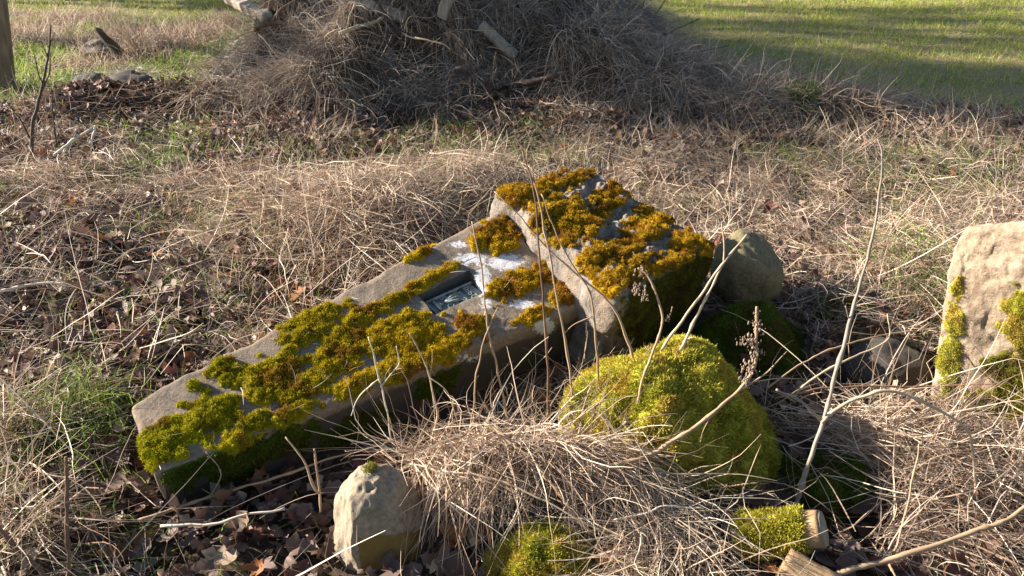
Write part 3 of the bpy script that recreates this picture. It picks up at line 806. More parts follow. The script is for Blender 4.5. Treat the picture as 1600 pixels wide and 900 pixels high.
stem('feathery_stalk', 'thick dead stalk with feathery top sweeping before the moss boulder', 'plant stem', [(905, 736, 1.66), (960, 728, 1.66), (999, 717, 1.67), (1047, 693, 1.69), (1113, 643, 1.72), (1156, 610, 1.74), (1177, 573, 1.76), (1183, 520, 1.78), (1182, 478, 1.8)], .0065, .003, 'tan',
     [([(1113, 645, 1.72), (1098, 670, 1.71), (1092, 690, 1.7)], .002, .001), ([(1156, 612, 1.74), (1200, 580, 1.76), (1232, 548, 1.78)], .0022, .001)], seed=12,
     seeds=[(1183, 490, 1.795, .006, 8), (1182, 510, 1.785, .010, 14), (1172, 532, 1.78, .012, 14), (1156, 535, 1.775, .008, 8), (1182, 550, 1.77, .012, 14), (1170, 575, 1.76, .013, 16), (1163, 595, 1.75, .010, 10)])
stem('tall_stem', 'tallest bare stem rising from behind the cut logs', 'plant stem', [(1243, 795, 1.72), (1262, 730, 1.74), (1285, 660, 1.78), (1316, 545, 1.85), (1350, 420, 1.93), (1374, 310, 2.0), (1378, 245, 2.03), (1372, 218, 2.05)], .0075, .002, 'grey',
     [([(1330, 500, 1.88), (1322, 478, 1.88)], .0022, .0012), ([(1376, 250, 2.03), (1395, 225, 2.05)], .0012, .0007), ([(1375, 245, 2.03), (1355, 208, 2.05)], .0012, .0007), ([(1285, 660, 1.78), (1250, 628, 1.78), (1215, 610, 1.78)], .005, .003)], seed=13)
stem('arched_stem', 'pale stem arching over and down before the standing stone', 'plant stem', [(1285, 662, 1.76), (1310, 636, 1.77), (1380, 613, 1.78), (1440, 628, 1.78), (1500, 660, 1.76), (1518, 690, 1.74), (1525, 760, 1.7), (1527, 820, 1.66)], .005, .0025, 'pale', seed=14)
stem('fallen_branch', 'long tan branch lying across the straw by the cut logs', 'branch', [(1270, 905, 1.44), (1330, 890, 1.45), (1400, 870, 1.46), (1490, 842, 1.48), (1560, 815, 1.5), (1640, 770, 1.54)], .0075, .005, 'tan', [([(1385, 874, 1.46), (1400, 900, 1.42), (1412, 930, 1.38)], .003, .002)], seed=15)
stem('dead_stem', 'reddish thin stem lying level before the dark round stone', 'plant stem', [(1210, 622, 2.02), (1300, 606, 2.05), (1400, 604, 2.06), (1480, 602, 2.06), (1560, 600, 2.03)], .003, .002, 'red', seed=16)
stem('dead_stem', 'brown stem slanting across the dark round stone', 'plant stem', [(1200, 606, 2.1), (1240, 575, 2.15), (1296, 547, 2.2), (1360, 528, 2.25), (1433, 517, 2.3)], .0035, .002, 'tan', seed=17)
stem('dead_stem', 'pale stem hooking upward across the dark round stone', 'plant stem', [(1240, 620, 2.05), (1262, 598, 2.07), (1309, 567, 2.1), (1366, 543, 2.15), (1390, 524, 2.17), (1388, 490, 2.2)], .0035, .002, 'pale', seed=18)
stem('fallen_branch', 'brown branch lying in oak leaves below the pillar', 'branch', [(215, 815, 1.66), (277, 793, 1.7), (367, 763, 1.77), (440, 743, 1.82), (520, 715, 1.88), (610, 690, 1.92)], .0045, .0028, 'tan', [([(327, 776, 1.74), (345, 740, 1.76), (322, 706, 1.78)], .002, .0012)], seed=19)
stem('dead_stem', 'long bleached stalk lying in the leaf litter', 'plant stem', [(250, 822, 1.62), (330, 818, 1.62), (390, 803, 1.64), (445, 795, 1.66)], .004, .003, 'white', seed=20)
stem('fallen_branch', 'bleached crooked branch lying in the left straw', 'branch', [(-10, 457, 2.95), (70, 443, 3.02), (117, 447, 3.02), (150, 445, 3.03), (176, 441, 3.05)], .008, .003, 'white', [([(40, 452, 2.98), (42, 500, 2.85), (42, 560, 2.7)], .004, .002)], seed=21)
stem('pale_twig', 'bleached forked twig propped in the straw', 'twig', [(83, 243, 4.6), (113, 220, 4.7), (147, 197, 4.8)], .010, .005, 'white', [([(105, 226, 4.68), (98, 240, 4.6)], .006, .004), ([(125, 213, 4.73), (104, 200, 4.75)], .006, .003), ([(149, 197, 4.8), (146, 210, 4.75), (142, 224, 4.7)], .007, .004)], seed=22)
stem('bare_sapling', 'bare dark sapling with twiggy top before the fence post', 'sapling', [(48, 238, 4.75), (52, 190, 4.78), (62, 150, 4.8), (72, 105, 4.83), (77, 70, 4.85), (80, 38, 4.87)], .012, .004, 'dark',
     [([(60, 155, 4.8), (75, 118, 4.85), (80, 80, 4.9)], .006, .003), ([(47, 215, 4.76), (30, 185, 4.8), (10, 160, 4.85)], .006, .003), ([(66, 130, 4.81), (56, 100, 4.8), (54, 85, 4.8)], .004, .002), ([(76, 75, 4.85), (86, 50, 4.88)], .003, .002), ([(75, 90, 4.84), (64, 62, 4.84)], .003, .002)], seed=23)
stem('bare_shoot', 'thin dark bare shoot beside the sapling', 'sapling', [(90, 230, 4.8), (84, 190, 4.82), (82, 160, 4.84), (80, 140, 4.86)], .006, .003, 'dark', [([(83, 180, 4.83), (95, 150, 4.86)], .003, .002)], seed=24)
stem('dead_stem', 'dark brown upright stem in the left straw clump', 'plant stem', [(108, 900, 1.42), (106, 830, 1.46), (103, 770, 1.5), (99, 715, 1.53)], .0052, .004, 'brown', seed=25)
stem('dead_stem', 'pale crooked stem standing in the leaf litter', 'plant stem', [(500, 800, 1.68), (497, 760, 1.71), (492, 700, 1.74)], .0036, .003, 'tan', [([(497, 770, 1.7), (478, 725, 1.72), (445, 684, 1.75)], .0035, .002)], seed=26)
stem('dead_stem', 'thick bleached stem lying over the draped straw', 'plant stem', [(760, 660, 1.8), (800, 692, 1.74), (833, 720, 1.69), (868, 765, 1.62), (900, 808, 1.57), (930, 838, 1.54)], .0055, .0035, 'tan', seed=27)
stem('dead_stem', 'pale stalk lying along the top of the draped straw', 'plant stem', [(690, 735, 1.64), (760, 745, 1.62), (840, 775, 1.58), (960, 845, 1.5)], .003, .002, 'pale', seed=28)
stem('dead_stem', 'pale stem crossing below the moss boulder', 'plant stem', [(955, 815, 1.55), (1010, 803, 1.56), (1040, 790, 1.57), (1100, 795, 1.57)], .0028, .0018, 'white', seed=29)
stem('dead_stem', 'thin red-brown stem standing in the right-hand straw', 'plant stem', [(1395, 865, 1.52), (1415, 810, 1.56), (1428, 740, 1.6), (1436, 695, 1.63)], .003, .0018, 'tan', seed=30)
stem('dead_stem', 'brown stem leaning from the lower left straw', 'plant stem', [(75, 905, 1.4), (40, 870, 1.42), (0, 825, 1.44), (-30, 800, 1.45)], .006, .004, 'brown', seed=31)
stem('dead_stem', 'pale stem standing before the moss boulder top', 'plant stem', [(905, 680, 1.85), (912, 640, 1.87), (925, 600, 1.9)], .003, .002, 'tan', [([(912, 640, 1.87), (940, 650, 1.84), (958, 690, 1.8)], .003, .002)], seed=32)

# ---- cut logs
def log(name, label, p0, p1, rad, mat, seed, moss=None, cut_mat=None):
    p0, p1 = np.array(p0), np.array(p1); n = 24
    P = np.linspace(p0, p1, n); V, F = tube_np(P, np.full(n, rad), 28)
    ax_ = norm(p1 - p0); cen = P[np.clip(((V - p0) @ ax_ / np.linalg.norm(p1 - p0) * (n - 1)).round().astype(int), 0, n - 1)]
    k = np.linalg.norm(V - cen, axis=1) > rad * 0.5
    V[k] += (V - cen)[k] * (0.10 * fbm(V, 10, 3, seed) + 0.06 * fbm(V * np.array([1, 1, 1]), 30, 2, seed + 1))[k][:, None]
    F3 = quads_fix(F)
    rt = root(name, (p0[0], p0[1], p0[2] - rad), label, 'log')
    add_obs(V)
    link('trunk', mesh_np('trunk', V, F3, mat, smooth=False), rt)
    sv, sf = tube_np(np.stack([p1 - ax_ * .004, p1 + ax_ * .006]), np.full(2, rad * .93), 24)
    link('sawn_end', mesh_np('sawn_end', sv, quads_fix(sf), M_wood), rt)
    if moss is not None:
        nn = vnormals(V, F3)
        moss_cover('moss_coat', rt, V, F3, moss(V, nn), PAL_LIME, density=150000, length=0.014, width=0.004, thick=0.010, seed=seed, leaves=4)
    return rt
lg0, lg1 = at(1160, 838, 1.58), at(1284, 826, 1.52)
log('mossy_log', 'short cut log with bright moss and a pale sawn end', lg0, lg1, 0.046, M_log, 51, moss=lambda V, n: np.where((V - lg0) @ norm(lg1 - lg0) < np.linalg.norm(lg1 - lg0) * 0.80, (n[:, 2] * 0.5 - n[:, 1] * 0.6 + 0.35 + 0.4 * fbm(V, 20, 3, 3)) * 2, -1))
log('bare_log', 'bare ochre log lying under the mossy cut log', at(1222, 882, 1.47), at(1400, 985, 1.33), 0.046, M_log, 52)

# ---- fence post, splintered stump
pb = ground_at(2, 140); pbz = pb[2]
Pp = [np.array([pb[0] - 0.05, pb[1], z]) for z in np.linspace(pbz - 0.2, 1.6, 30)]
lean = 0.17
pv, pf = tube_np(Pp, np.full(30, 0.155), 40)
ang = np.arctan2(pv[:, 1] - pb[1], pv[:, 0] - pb[0] + 0.05)
rr = 1 + 0.10 * np.cos(ang * 5 + 0.6) + 0.05 * np.cos(ang * 9 + 2 + pv[:, 2]) + 0.03 * fbm(pv * np.array([9, 9, 1.2]), 1.0, 3, 5)
rr = rr + 0.10 * sst(pv[:, 2], 0.9, 1.5)
c_ = np.array([pb[0] - 0.05, pb[1], 0]); dxy = pv - c_; pv[:, 0] = c_[0] + dxy[:, 0] * rr + lean * np.clip(pv[:, 2] + 0.1, 0, 2); pv[:, 1] = c_[1] + dxy[:, 1] * rr
o = root('fence_post', (pb[0], pb[1], pbz), 'stout grooved timber post beside the bare sapling', 'post')
link('timber', mesh_np('timber', pv, quads_fix(pf), M_post, smooth=True), o)
rail = [np.array([pb[0] - 0.16, pb[1] - 0.165, z]) for z in np.linspace(pbz, 0.75, 6)]
rv, rf_ = tube_np(rail, np.full(6, 0.028), 8); link('split_stake', mesh_np('split_stake', rv, quads_fix(rf_), M_log), o)

def plank(name, label, tr0, tr1, wdt, thk, mat, seed, cat='board', parent=None, taper=1.0, endcut=0.0):
    a, b = (np.array(at(*tr0)), np.array(at(*tr1))) if parent is not None else (surf_at(tr0[0], tr0[1], 0.26), surf_at(tr1[0], tr1[1], 0.18))
    d = norm(b - a); view = norm(np.array([0, -0.55, 0.8])); s = norm(np.cross(d, view)); nrm = np.cross(s, d)
    C8 = []
    for i, p in ((0, a), (1, b)):
        w_ = wdt * (1 if i == 0 else taper)
        C8.append([[p - s * w_ / 2 - nrm * thk / 2, p - s * w_ / 2 + nrm * thk / 2 + d * endcut * (1 if i else -1)], [p + s * w_ / 2 - nrm * thk / 2, p + s * w_ / 2 + nrm * thk / 2]])
    V, Q, p_ = hexa(C8, np.linspace(0, 1, 24), np.linspace(0, 1, 8), np.linspace(0, 1, 5), k=22, amp=0.006, freq=12, seed=seed, chip=0.05)
    if parent is None:
        me = mesh_np(name, V, Q, mat); o = link(name, me, None, loc=a); return tag(o, label, cat)
    return link(name, mesh_np(name, V, Q, mat), parent)
sb = ground_at(180, 84)
o = root('broken_stump', sb, 'low rotten stump with one upright grey splinter', 'stump')
V_, F_ = rock_shape(sb + np.array([-0.12, 0, 0.05]), (0.2, 0.14, 0.09), seed=61, base=ICO4)
link('stump_base', mesh_np('stump_base', V_, F_, M_bark), o)
plank('splinter', '', (186, 84, sb[1] - .25), (153, 46, sb[1] - .35), 0.10, 0.06, M_bark, 62, parent=o, taper=0.45, endcut=0.05)

# ---- timber, boards and branches in the heap
plank('fence_rail', 'greenish weathered round rail sticking out of the brush heap', (346, -6, 7.3), (418, 26, 7.2), 0.105, 0.10, M_wood, 63, 'rail')
plank('weathered_board', 'dark grey weathered board on top of the brush heap', (545, -4, 7.25), (632, 28, 7.15), 0.10, 0.04, M_wood, 64)
plank('weathered_board', 'pale slanting board half buried in the middle of the heap', (750, 38, 6.95), (806, 88, 6.62), 0.085, 0.035, M_wood, 65)
plank('weathered_board', 'short grey board leaning near the heap top', (702, -10, 7.2), (690, 30, 7.02), 0.09, 0.03, M_wood, 66)
def stick(label, tr, r0, r1, colr, seed, side=()):
    ON_HEAP[0] = tr[0][0] < 960
    stem('heap_branch', label, 'branch', tr, r0, r1, colr, side, seed)
    ON_HEAP[0] = False
stick('thick pale root curving off the top of the heap', [(520, -14, 7.25), (498, 8, 7.2), (478, 18, 7.12), (468, 28, 7.05)], .022, .012, 'grey', 71)
stick('dark broken stick jutting out of the heap', [(590, 8, 7.0), (606, 28, 6.9), (618, 42, 6.8), (626, 56, 6.7)], .018, .02, 'dark', 72)
stick('yellow-green stripped stick in the heap', [(530, 52, 6.8), (552, 44, 6.82), (580, 36, 6.85), (598, 28, 6.9)], .018, .012, 'pale', 73)
stick('gnarled grey root at the left shoulder of the heap', [(392, 62, 6.85), (400, 44, 6.95), (425, 36, 7.0), (450, 38, 6.95), (470, 55, 6.8)], .024, .012, 'brown', 74, [([(425, 36, 7.0), (440, 15, 7.1), (470, -5, 7.2)], .018, .010)])
stick('pale stem trailing down from the dark stick', [(626, 52, 6.66), (650, 60, 6.6), (690, 68, 6.5), (705, 78, 6.4)], .009, .005, 'pale', 75)
stick('dark arched bramble cane at the right shoulder of the heap', [(960, 20, 7.35), (985, 8, 7.4), (1005, 16, 7.4), (1018, 32, 7.35), (1024, 54, 7.2)], .02, .012, 'dark', 76, [([(1003, 14, 7.4), (1012, -10, 7.45)], .006, .004), ([(985, 8, 7.4), (980, -15, 7.45)], .006, .004), ([(1018, 32, 7.35), (1040, 0, 7.4), (1046, -20, 7.4)], .004, .003), ([(995, 20, 7.38), (1012, 30, 7.3)], .006, .004)])
stick('thin dark twig reaching over the field from the heap', [(1030, 58, 7.15), (1060, 44, 7.2), (1094, 28, 7.25)], .006, .003, 'dark', 77)
stick('low dark twigs at the right foot of the heap', [(1080, 82, 7.0), (1110, 78, 7.05), (1140, 71, 7.1)], .007, .003, 'dark', 78, [([(1095, 80, 7.02), (1085, 66, 7.1)], .004, .002)])
stick('mossy green log end poking from the heap foot', [(775, 135, 6.2), (800, 130, 6.22), (830, 128, 6.25), (870, 118, 6.32)], .03, .022, 'dark', 79)
stick('thin tan stem leaning right off the heap', [(1170, 190, 6.0), (1185, 160, 6.05), (1198, 130, 6.1), (1213, 113, 6.15)], .006, .004, 'tan', 80)
stick('dark bare twig left of the heap', [(346, 68, 6.7), (330, 52, 6.75), (314, 36, 6.8)], .009, .005, 'dark', 81)
stick('upright brown shoot before the heap', [(676, 205, 5.7), (682, 170, 5.72), (683, 130, 5.76), (684, 100, 5.8)], .006, .004, 'brown', 82, [([(683, 150, 5.74), (660, 130, 5.78)], .004, .003)])

# ---------------------------------------------------------------- straw, grass
STRAW = np.array([(0.52, 0.405, 0.285), (0.44, 0.335, 0.24), (0.60, 0.49, 0.36), (0.36, 0.265, 0.185), (0.30, 0.20, 0.125), (0.48, 0.40, 0.30), (0.62, 0.53, 0.40), (0.24, 0.155, 0.10), (0.17, 0.11, 0.075), (0.40, 0.315, 0.25)])
STRAW = STRAW * np.array([1.07, 1.05, 1.05])
GREY = np.array([(0.40, 0.345, 0.29), (0.31, 0.26, 0.215), (0.47, 0.415, 0.36), (0.22, 0.175, 0.14), (0.34, 0.275, 0.22), (0.15, 0.115, 0.095)])
GREEN = np.array([(0.10, 0.17, 0.025), (0.15, 0.22, 0.03), (0.20, 0.24, 0.045), (0.08, 0.13, 0.02)])
CROP = np.array([(0.24, 0.32, 0.03), (0.33, 0.41, 0.05), (0.42, 0.45, 0.08), (0.18, 0.26, 0.025), (0.52, 0.46, 0.17)])

THIN = [(0.40, 1.88, 0.34, 0.93), (0.64, 1.58, 0.28, 0.97), (0.76, 1.45, 0.22, 0.93), (0.78, 1.78, 0.24, 0.9), (-0.28, 1.52, 0.15, 0.92), (0.06, 1.36, 0.16, 0.75), (0.86, 2.45, 0.32, 0.85), (1.2, 2.3, 0.28, 0.6), (-1.0, 1.66, 0.30, 0.5), (-0.6, 1.85, 0.33, 0.6), (-0.15, 2.15, 0.3, 0.6), (1.75, 1.85, 0.3, 0.45), (0.98, 2.85, 0.25, 0.8)]
def pal_pick(pal, n, var=0.18, r=rng):
    c = pal[r.integers(0, len(pal), n)]
    return np.clip(c * (1 + var * r.normal(size=(n, 1))), 0.02, 0.85)

def blades(R0, D, L, Wd, seg, cols, sag, wob=0.15, collide=True, clear=True, r=rng, lift=0.012, surf=None, obs=None, guard=True):
    """curved ribbons. R0 roots, D directions, L lengths, Wd widths, sag: downward bend per metre of length"""
    n = len(R0); P = np.empty((n, seg + 1, 3)); P[:, 0] = R0
    d = norm(D); p = R0.copy(); step = (L / seg)[:, None]
    curl = r.normal(size=(n, 3)) * wob
    G = HG if surf is None else surf
    lf = r.uniform(0.0, 1.0, n) ** 2 * lift * 3 + 0.003
    for k in range(seg):
        d = d + (curl + r.normal(size=(n, 3)) * wob * 0.8)
        kink = r.random(n) < 0.10; d[kink] += r.normal(size=(int(kink.sum()), 3)) * 0.55
        d[:, 2] -= (sag * L / seg)
        d = norm(d)
        p = p + d * step
        if collide:
            h = lut(G, p[:, 0], p[:, 1]) + lf
            low = p[:, 2] < h
            p[:, 2] = np.where(low, h, p[:, 2])
            d[:, 2] = np.where(low, np.maximum(d[:, 2], -0.05) * 0.3, d[:, 2])
        P[:, k + 1] = p
    keep = np.ones(n, bool)
    if clear:
        for k in range(seg + 1):
            top = lut(OBS if obs is None else obs, P[:, k, 0], P[:, k, 1])
            keep &= ~(P[:, k, 2] < top - 0.002)
    if guard:                                        # straw lies thin round these stones and logs
        lucky = r.random(n)
        for (cx, cy, rad, pr) in THIN:
            hit = (np.hypot(P[:, :, 0] - cx, P[:, :, 1] - cy) < rad).any(1)
            keep &= ~(hit & (lucky < pr))
    P, L, Wd, cols = P[keep], L[keep], Wd[keep], cols[keep]
    n = len(P)
    T = np.gradient(P, axis=1)
    ref = r.normal(size=(n, 1, 3)); ref[:, :, 2] += 0.9
    sd = norm(np.cross(T, np.broadcast_to(ref, T.shape)))
    tap = np.concatenate([np.linspace(0.85, 1.0, max(seg // 2, 1)), np.linspace(1.0, 0.25, seg + 1 - max(seg // 2, 1))])[None, :, None]
    hw_ = sd * (Wd / 2)[:, None, None] * tap
    V = np.stack([P - hw_, P + hw_], 2).reshape(-1, 3)          # n, seg+1, 2
    base = (np.arange(n) * (seg + 1) * 2)[:, None, None]
    s = (np.arange(seg) * 2)[None, :, None]
    F = (base + s + np.array([0, 1, 3, 2])[None, None]).reshape(-1, 4)
    C = np.repeat(cols, (seg + 1) * 2, 0)
    return V, F, C

def make_stuff(name, label, chunks, mat, kind='stuff', cat=None, parent=None):
    V = np.concatenate([c[0] for c in chunks]); C = np.concatenate([c[2] for c in chunks])
    off = np.cumsum([0] + [len(c[0]) for c in chunks[:-1]]); F = np.concatenate([c[1] + o for c, o in zip(chunks, off)])
    o = link(name, mesh_np(name, V, F, mat, C))
    tag(o, label, cat, None, kind)
    return o

def scatter(n, y0, y1, pad=0.8, xlim=None, seedfn=None):
    """even scatter over the part of the ground in and near view"""
    out = []; tot = 0
    while tot < n:
        m = int(n * 2.2) + 100
        y = np.sqrt(rng.uniform(y0 * y0, y1 * y1, m)); hw_ = 0.70 * y + pad
        x = rng.uniform(-1, 1, m) * (0.70 * y1 + pad); k = np.abs(x) < hw_
        x, y = x[k], y[k]
        if seedfn is not None:
            k = rng.random(len(x)) < seedfn(x, y); x, y = x[k], y[k]
        out.append(np.stack([x, y], -1)); tot += len(x)
        if len(out) > 60: break
    return np.concatenate(out)[:n]

def flat_dirs(x, y, el_mu, el_sd, flow=0.9):
    a = 2.2 * n2(x, y, 0.9, 2, 55) * np.pi + rng.normal(size=len(x)) * flow
    el = rng.normal(el_mu, el_sd, len(x))
    return np.stack([np.cos(a) * np.cos(el), np.sin(a) * np.cos(el), np.sin(el)], -1)

def on_ground(xy, dz=0.0):
    return np.stack([xy[:, 0], xy[:, 1], lut(HG, xy[:, 0], xy[:, 1]) + dz], -1)

def infield(x, y): return (y > field_edge(x) + 0.12 * n2(x, y, 3, 2, 88))
def not_mound(x, y): return np.where(mound_only(x, y) < 0.12, 1.0, 0.0) * np.where(infield(x, y), 0.0, 1.0)

# patchiness: where straw lies thick, where brown litter shows
def thick(x, y):
    t = 0.42 + 0.85 * n2(x, y, 1.6, 3, 101)
    g = lambda cx, cy, rx, ry, a: a * np.exp(-((x - cx) / rx) ** 2 - ((y - cy) / ry) ** 2)
    t = t + g(-0.75, 3.75, 0.7, 0.55, 1.0) + g(-0.3, 4.3, 0.7, 0.4, 0.6) + g(-2.5, 3.7, 0.8, 0.7, 0.4) + g(2.0, 4.3, 1.8, 1.2, 0.8) + g(-2.6, 4.0, 0.9, 0.5, 0.3) + g(1.3, 1.9, 0.7, 0.25, 0.9) + g(0.15, 1.7, 0.5, 0.25, 0.6)
    t = t + g(-1.2, 1.42, 0.5, 0.16, 0.7) - g(-1.5, 2.4, 0.8, 0.5, 0.45) - g(-0.75, 1.75, 0.45, 0.22, 0.7) - g(-1.7, 4.9, 0.9, 0.45, 0.35)
    return np.clip(t, 0.07, 1.0)

ch = []
# near matted straw
xy = scatter(31000, 1.25, 3.1, seedfn=lambda x, y: thick(x, y)); n = len(xy)
ch.append(blades(on_ground(xy, 0.005), flat_dirs(xy[:, 0], xy[:, 1], 0.22, 0.25), rng.uniform(0.06, 0.36, n), rng.uniform(0.0012, 0.0034, n), 6, pal_pick(STRAW, n), 2.2, 0.14))
xy = scatter(62000, 3.0, 6.4, seedfn=lambda x, y: thick(x, y) * not_mound(x, y)); n = len(xy)
ch.append(blades(on_ground(xy, 0.005), flat_dirs(xy[:, 0], xy[:, 1], 0.2, 0.22), rng.uniform(0.08, 0.36, n), rng.uniform(0.0016, 0.0042, n), 5, pal_pick(STRAW, n), 2.4, 0.16))
# short crumbled bits
xy = scatter(36000, 1.25, 5.8, seedfn=lambda x, y: not_mound(x, y)); n = len(xy)
ch.append(blades(on_ground(xy, 0.006), flat_dirs(xy[:, 0], xy[:, 1], 0.12, 0.25, 2.0), rng.uniform(0.03, 0.10, n), rng.uniform(0.0015, 0.004, n), 2, pal_pick(GREY, n, 0.3), 1.0, 0.2))
make_stuff('matted_straw', 'flattened pale dry grass matted over the ground', ch, M_straw)

# straw flowing down from the moss boulder, bottom right
n = 4200
px = rng.uniform(1190, 1620, n); py = rng.uniform(610, 900, n)
Y_ = 2.2 - 0.75 * (py - 600) / 300 + rng.normal(size=n) * 0.04
x_ = (px - 800) / FPX * Y_ * 1.12
a = np.radians(rng.normal(-38, 26, n)); a = np.where(px > 1480, np.radians(rng.normal(20, 25, n)), a)
el = rng.normal(0.10, 0.18, n)
D = np.stack([np.cos(a) * np.cos(el), np.sin(a) * np.cos(el), np.sin(el)], -1)
xy = np.stack([x_ - 0.12, Y_], -1)
c1 = blades(on_ground(xy, 0.02) + np.array([0, 0, 1]) * rng.uniform(0, 0.09, (n, 1)), D, rng.uniform(0.18, 0.5, n), rng.uniform(0.0016, 0.0036, n), 7, pal_pick(STRAW, n), 1.3, 0.10, lift=0.035)
make_stuff('combed_straw', 'long dry straw combed down beside the cut logs', [c1], M_straw)

# long single stalks lying across everything near
n = 900
xy = scatter(n, 1.3, 3.4)
c1 = blades(on_ground(xy, 0.03) + np.array([0, 0, 1]) * rng.uniform(0, 0.05, (n, 1)), flat_dirs(xy[:, 0], xy[:, 1], 0.22, 0.25, 2.0), rng.uniform(0.25, 0.6, n), rng.uniform(0.0022, 0.0042, n), 8, pal_pick(STRAW[[0, 2, 5, 6]], n, 0.15), 0.9, 0.045, lift=0.03)
make_stuff('loose_stalks', 'long pale grass stalks lying loose across the straw and leaves', [c1], M_straw)

# broken straw bits that have blown onto the pillar
topi = np.where((SP[:, 2] > 0.999) & ~nearrec & (SP[:, 0] < 0.92))[0]
pk_ = rng.choice(topi, 70); n = len(pk_); a = rng.uniform(0, 6.28, n)
c1 = blades(SV[pk_] + up_t * 0.014, np.stack([np.cos(a), np.sin(a), 0.25 * np.ones(n)], -1), rng.uniform(0.02, 0.09, n), rng.uniform(0.0012, 0.0026, n), 3, pal_pick(STRAW, n), 0.5, 0.15, collide=False, clear=False, guard=False)
make_stuff('straw_bits', 'short broken straw bits lying on the moss of the pillar', [c1], M_straw)

# straw draped over the hidden stone at the front
DR = np.maximum(HG, DRAPE)
n = 1700
t = rng.random(n); px = 640 + 330 * t; py = 715 - 25 * np.sin(t * 3.1) + rng.normal(size=n) * 8
Y_ = 1.84 + 0.04 * rng.normal(size=n) - 0.03 * t
R0 = np.stack([at(a_, b_, c_2) for a_, b_, c_2 in zip(px, py, Y_)])
R0[:, 2] = np.maximum(R0[:, 2], lut(DR, R0[:, 0], R0[:, 1]) + 0.01)
a = np.radians(-90 + 16 + rng.normal(size=n) * 32 + 26 * (t > 0.5)); el = rng.normal(0.25, 0.28, n)
D = np.stack([np.cos(a) * np.cos(el), np.sin(a) * np.cos(el), np.sin(el)], -1)
c1 = blades(R0, D, rng.uniform(0.18, 0.46, n), rng.uniform(0.0018, 0.0038, n), 9, pal_pick(STRAW, n, 0.15) * 1.05, 4.4, 0.11, surf=DR, lift=0.014, obs=OBS_KEEP, guard=False)
n = 900                                            # tangled mat on the ridge
t = rng.random(n); px = 610 + 420 * t; py = 714 - 22 * np.sin(t * 3.1) + rng.normal(size=n) * 13
Y_ = 1.86 + 0.06 * rng.normal(size=n)
R0 = np.stack([at(a_, b_, c_2) for a_, b_, c_2 in zip(px, py, Y_)])
a = rng.uniform(0, 6.28, n); el = rng.normal(0.1, 0.3, n)
D = np.stack([np.cos(a) * np.cos(el), np.sin(a) * np.cos(el), np.sin(el)], -1)
c2 = blades(R0, D, rng.uniform(0.10, 0.36, n), rng.uniform(0.0015, 0.0032, n), 7, pal_pick(STRAW, n, 0.15), 2.6, 0.18, surf=DR, lift=0.014, obs=OBS_KEEP, guard=False)
make_stuff('draped_straw', 'bleached straw hanging over a hidden stone in front of the pillar', [c1, c2], M_straw)

# straw over the heap: hangs downhill
def mound_ok(x, y): return np.where((mound_only(x, y) > 0.07) & (y < 9.2), 1.0, 0.0)
xy = scatter(46000, 5.4, 9.2, seedfn=lambda x, y: mound_ok(x, y) * np.where(y < 8.0, 1, 0.25) * np.clip(0.45 + 1.1 * n2(x, y, 2.6, 3, 611), 0.06, 1)); n = len(xy)
e = 0.06
dhx = (lut(HG, xy[:, 0] + e, xy[:, 1]) - lut(HG, xy[:, 0] - e, xy[:, 1])) / (2 * e); dhy = (lut(HG, xy[:, 0], xy[:, 1] + e) - lut(HG, xy[:, 0], xy[:, 1] - e)) / (2 * e)
D = np.stack([-dhx * 1.5 + 0.15, -dhy * 1.5, np.zeros(n)], -1)
D = D + rng.normal(size=(n, 3)) * 0.40 + np.stack([0.5 * n2(xy[:, 0], xy[:, 1], 2.2, 2, 7), 0 * xy[:, 0], 0.30 + 0.35 * n2(xy[:, 0], xy[:, 1], 3.1, 2, 19)], -1)
cm = pal_pick(GREY, n, 0.2); kk = rng.random(n) < 0.30; cm[kk] = pal_pick(STRAW, kk.sum(), 0.2) * 0.9  # mostly greyer straw: the heap's half shade put into its colour
c1 = blades(on_ground(xy, 0.01), D, rng.uniform(0.12, 0.5, n), rng.uniform(0.002, 0.0045, n), 5, cm, 2.6, 0.14, clear=False, lift=0.03)
n = 3500                                            # tufts that fall in fans
tx = rng.uniform(-2.4, 1.9, 90); ty = rng.uniform(5.9, 7.6, 90); ti = rng.integers(0, 90, n)
xy = np.stack([tx[ti], ty[ti]], -1) + rng.normal(size=(n, 2)) * 0.035
a = np.radians(rng.normal(-90, 48, n)); el = rng.normal(0.75, 0.3, n)
D = np.stack([np.cos(a) * np.cos(el), np.sin(a) * np.cos(el), np.sin(el)], -1)
c2 = blades(on_ground(xy, 0.02), D, rng.uniform(0.25, 0.6, n), rng.uniform(0.002, 0.0045, n), 6, pal_pick(STRAW, n, 0.2) * 0.95, 5.5, 0.08, clear=False, lift=0.05)
make_stuff('heap_straw', 'long grey-brown dead grass hanging over the brush heap', [c1, c2], M_straw)

# countable tussocks
def tussock(label, px, py, n, spread, Lr, el0, seed, pal=STRAW, yaw=-90, yawsd=70, wd=(0.0016, 0.0036), cat='grass tussock', sag=4.0, name='straw_tussock', mat=None, group=None, guard=True):
    c = ground_at(px, py)
    xy = c[:2] + rng.normal(size=(n, 2)) * spread
    a = np.radians(rng.normal(yaw, yawsd, n)); el = rng.normal(el0, 0.3, n)
    D = np.stack([np.cos(a) * np.cos(el), np.sin(a) * np.cos(el), np.sin(el)], -1)
    V, F, C = blades(on_ground(xy, 0.005), D, rng.uniform(*Lr, n), rng.uniform(*wd, n), 7, pal_pick(pal, n), sag, 0.10, lift=0.05, guard=guard)
    o = link(name, mesh_np(name, V, F, mat or M_straw, C), None, loc=c)
    return tag(o, label, cat, group)
tussock('big pale straw tussock arching over behind the pillar shaft', 550, 335, 1700, 0.20, (0.2, 0.5), 0.4, 1, wd=(0.0018, 0.004))
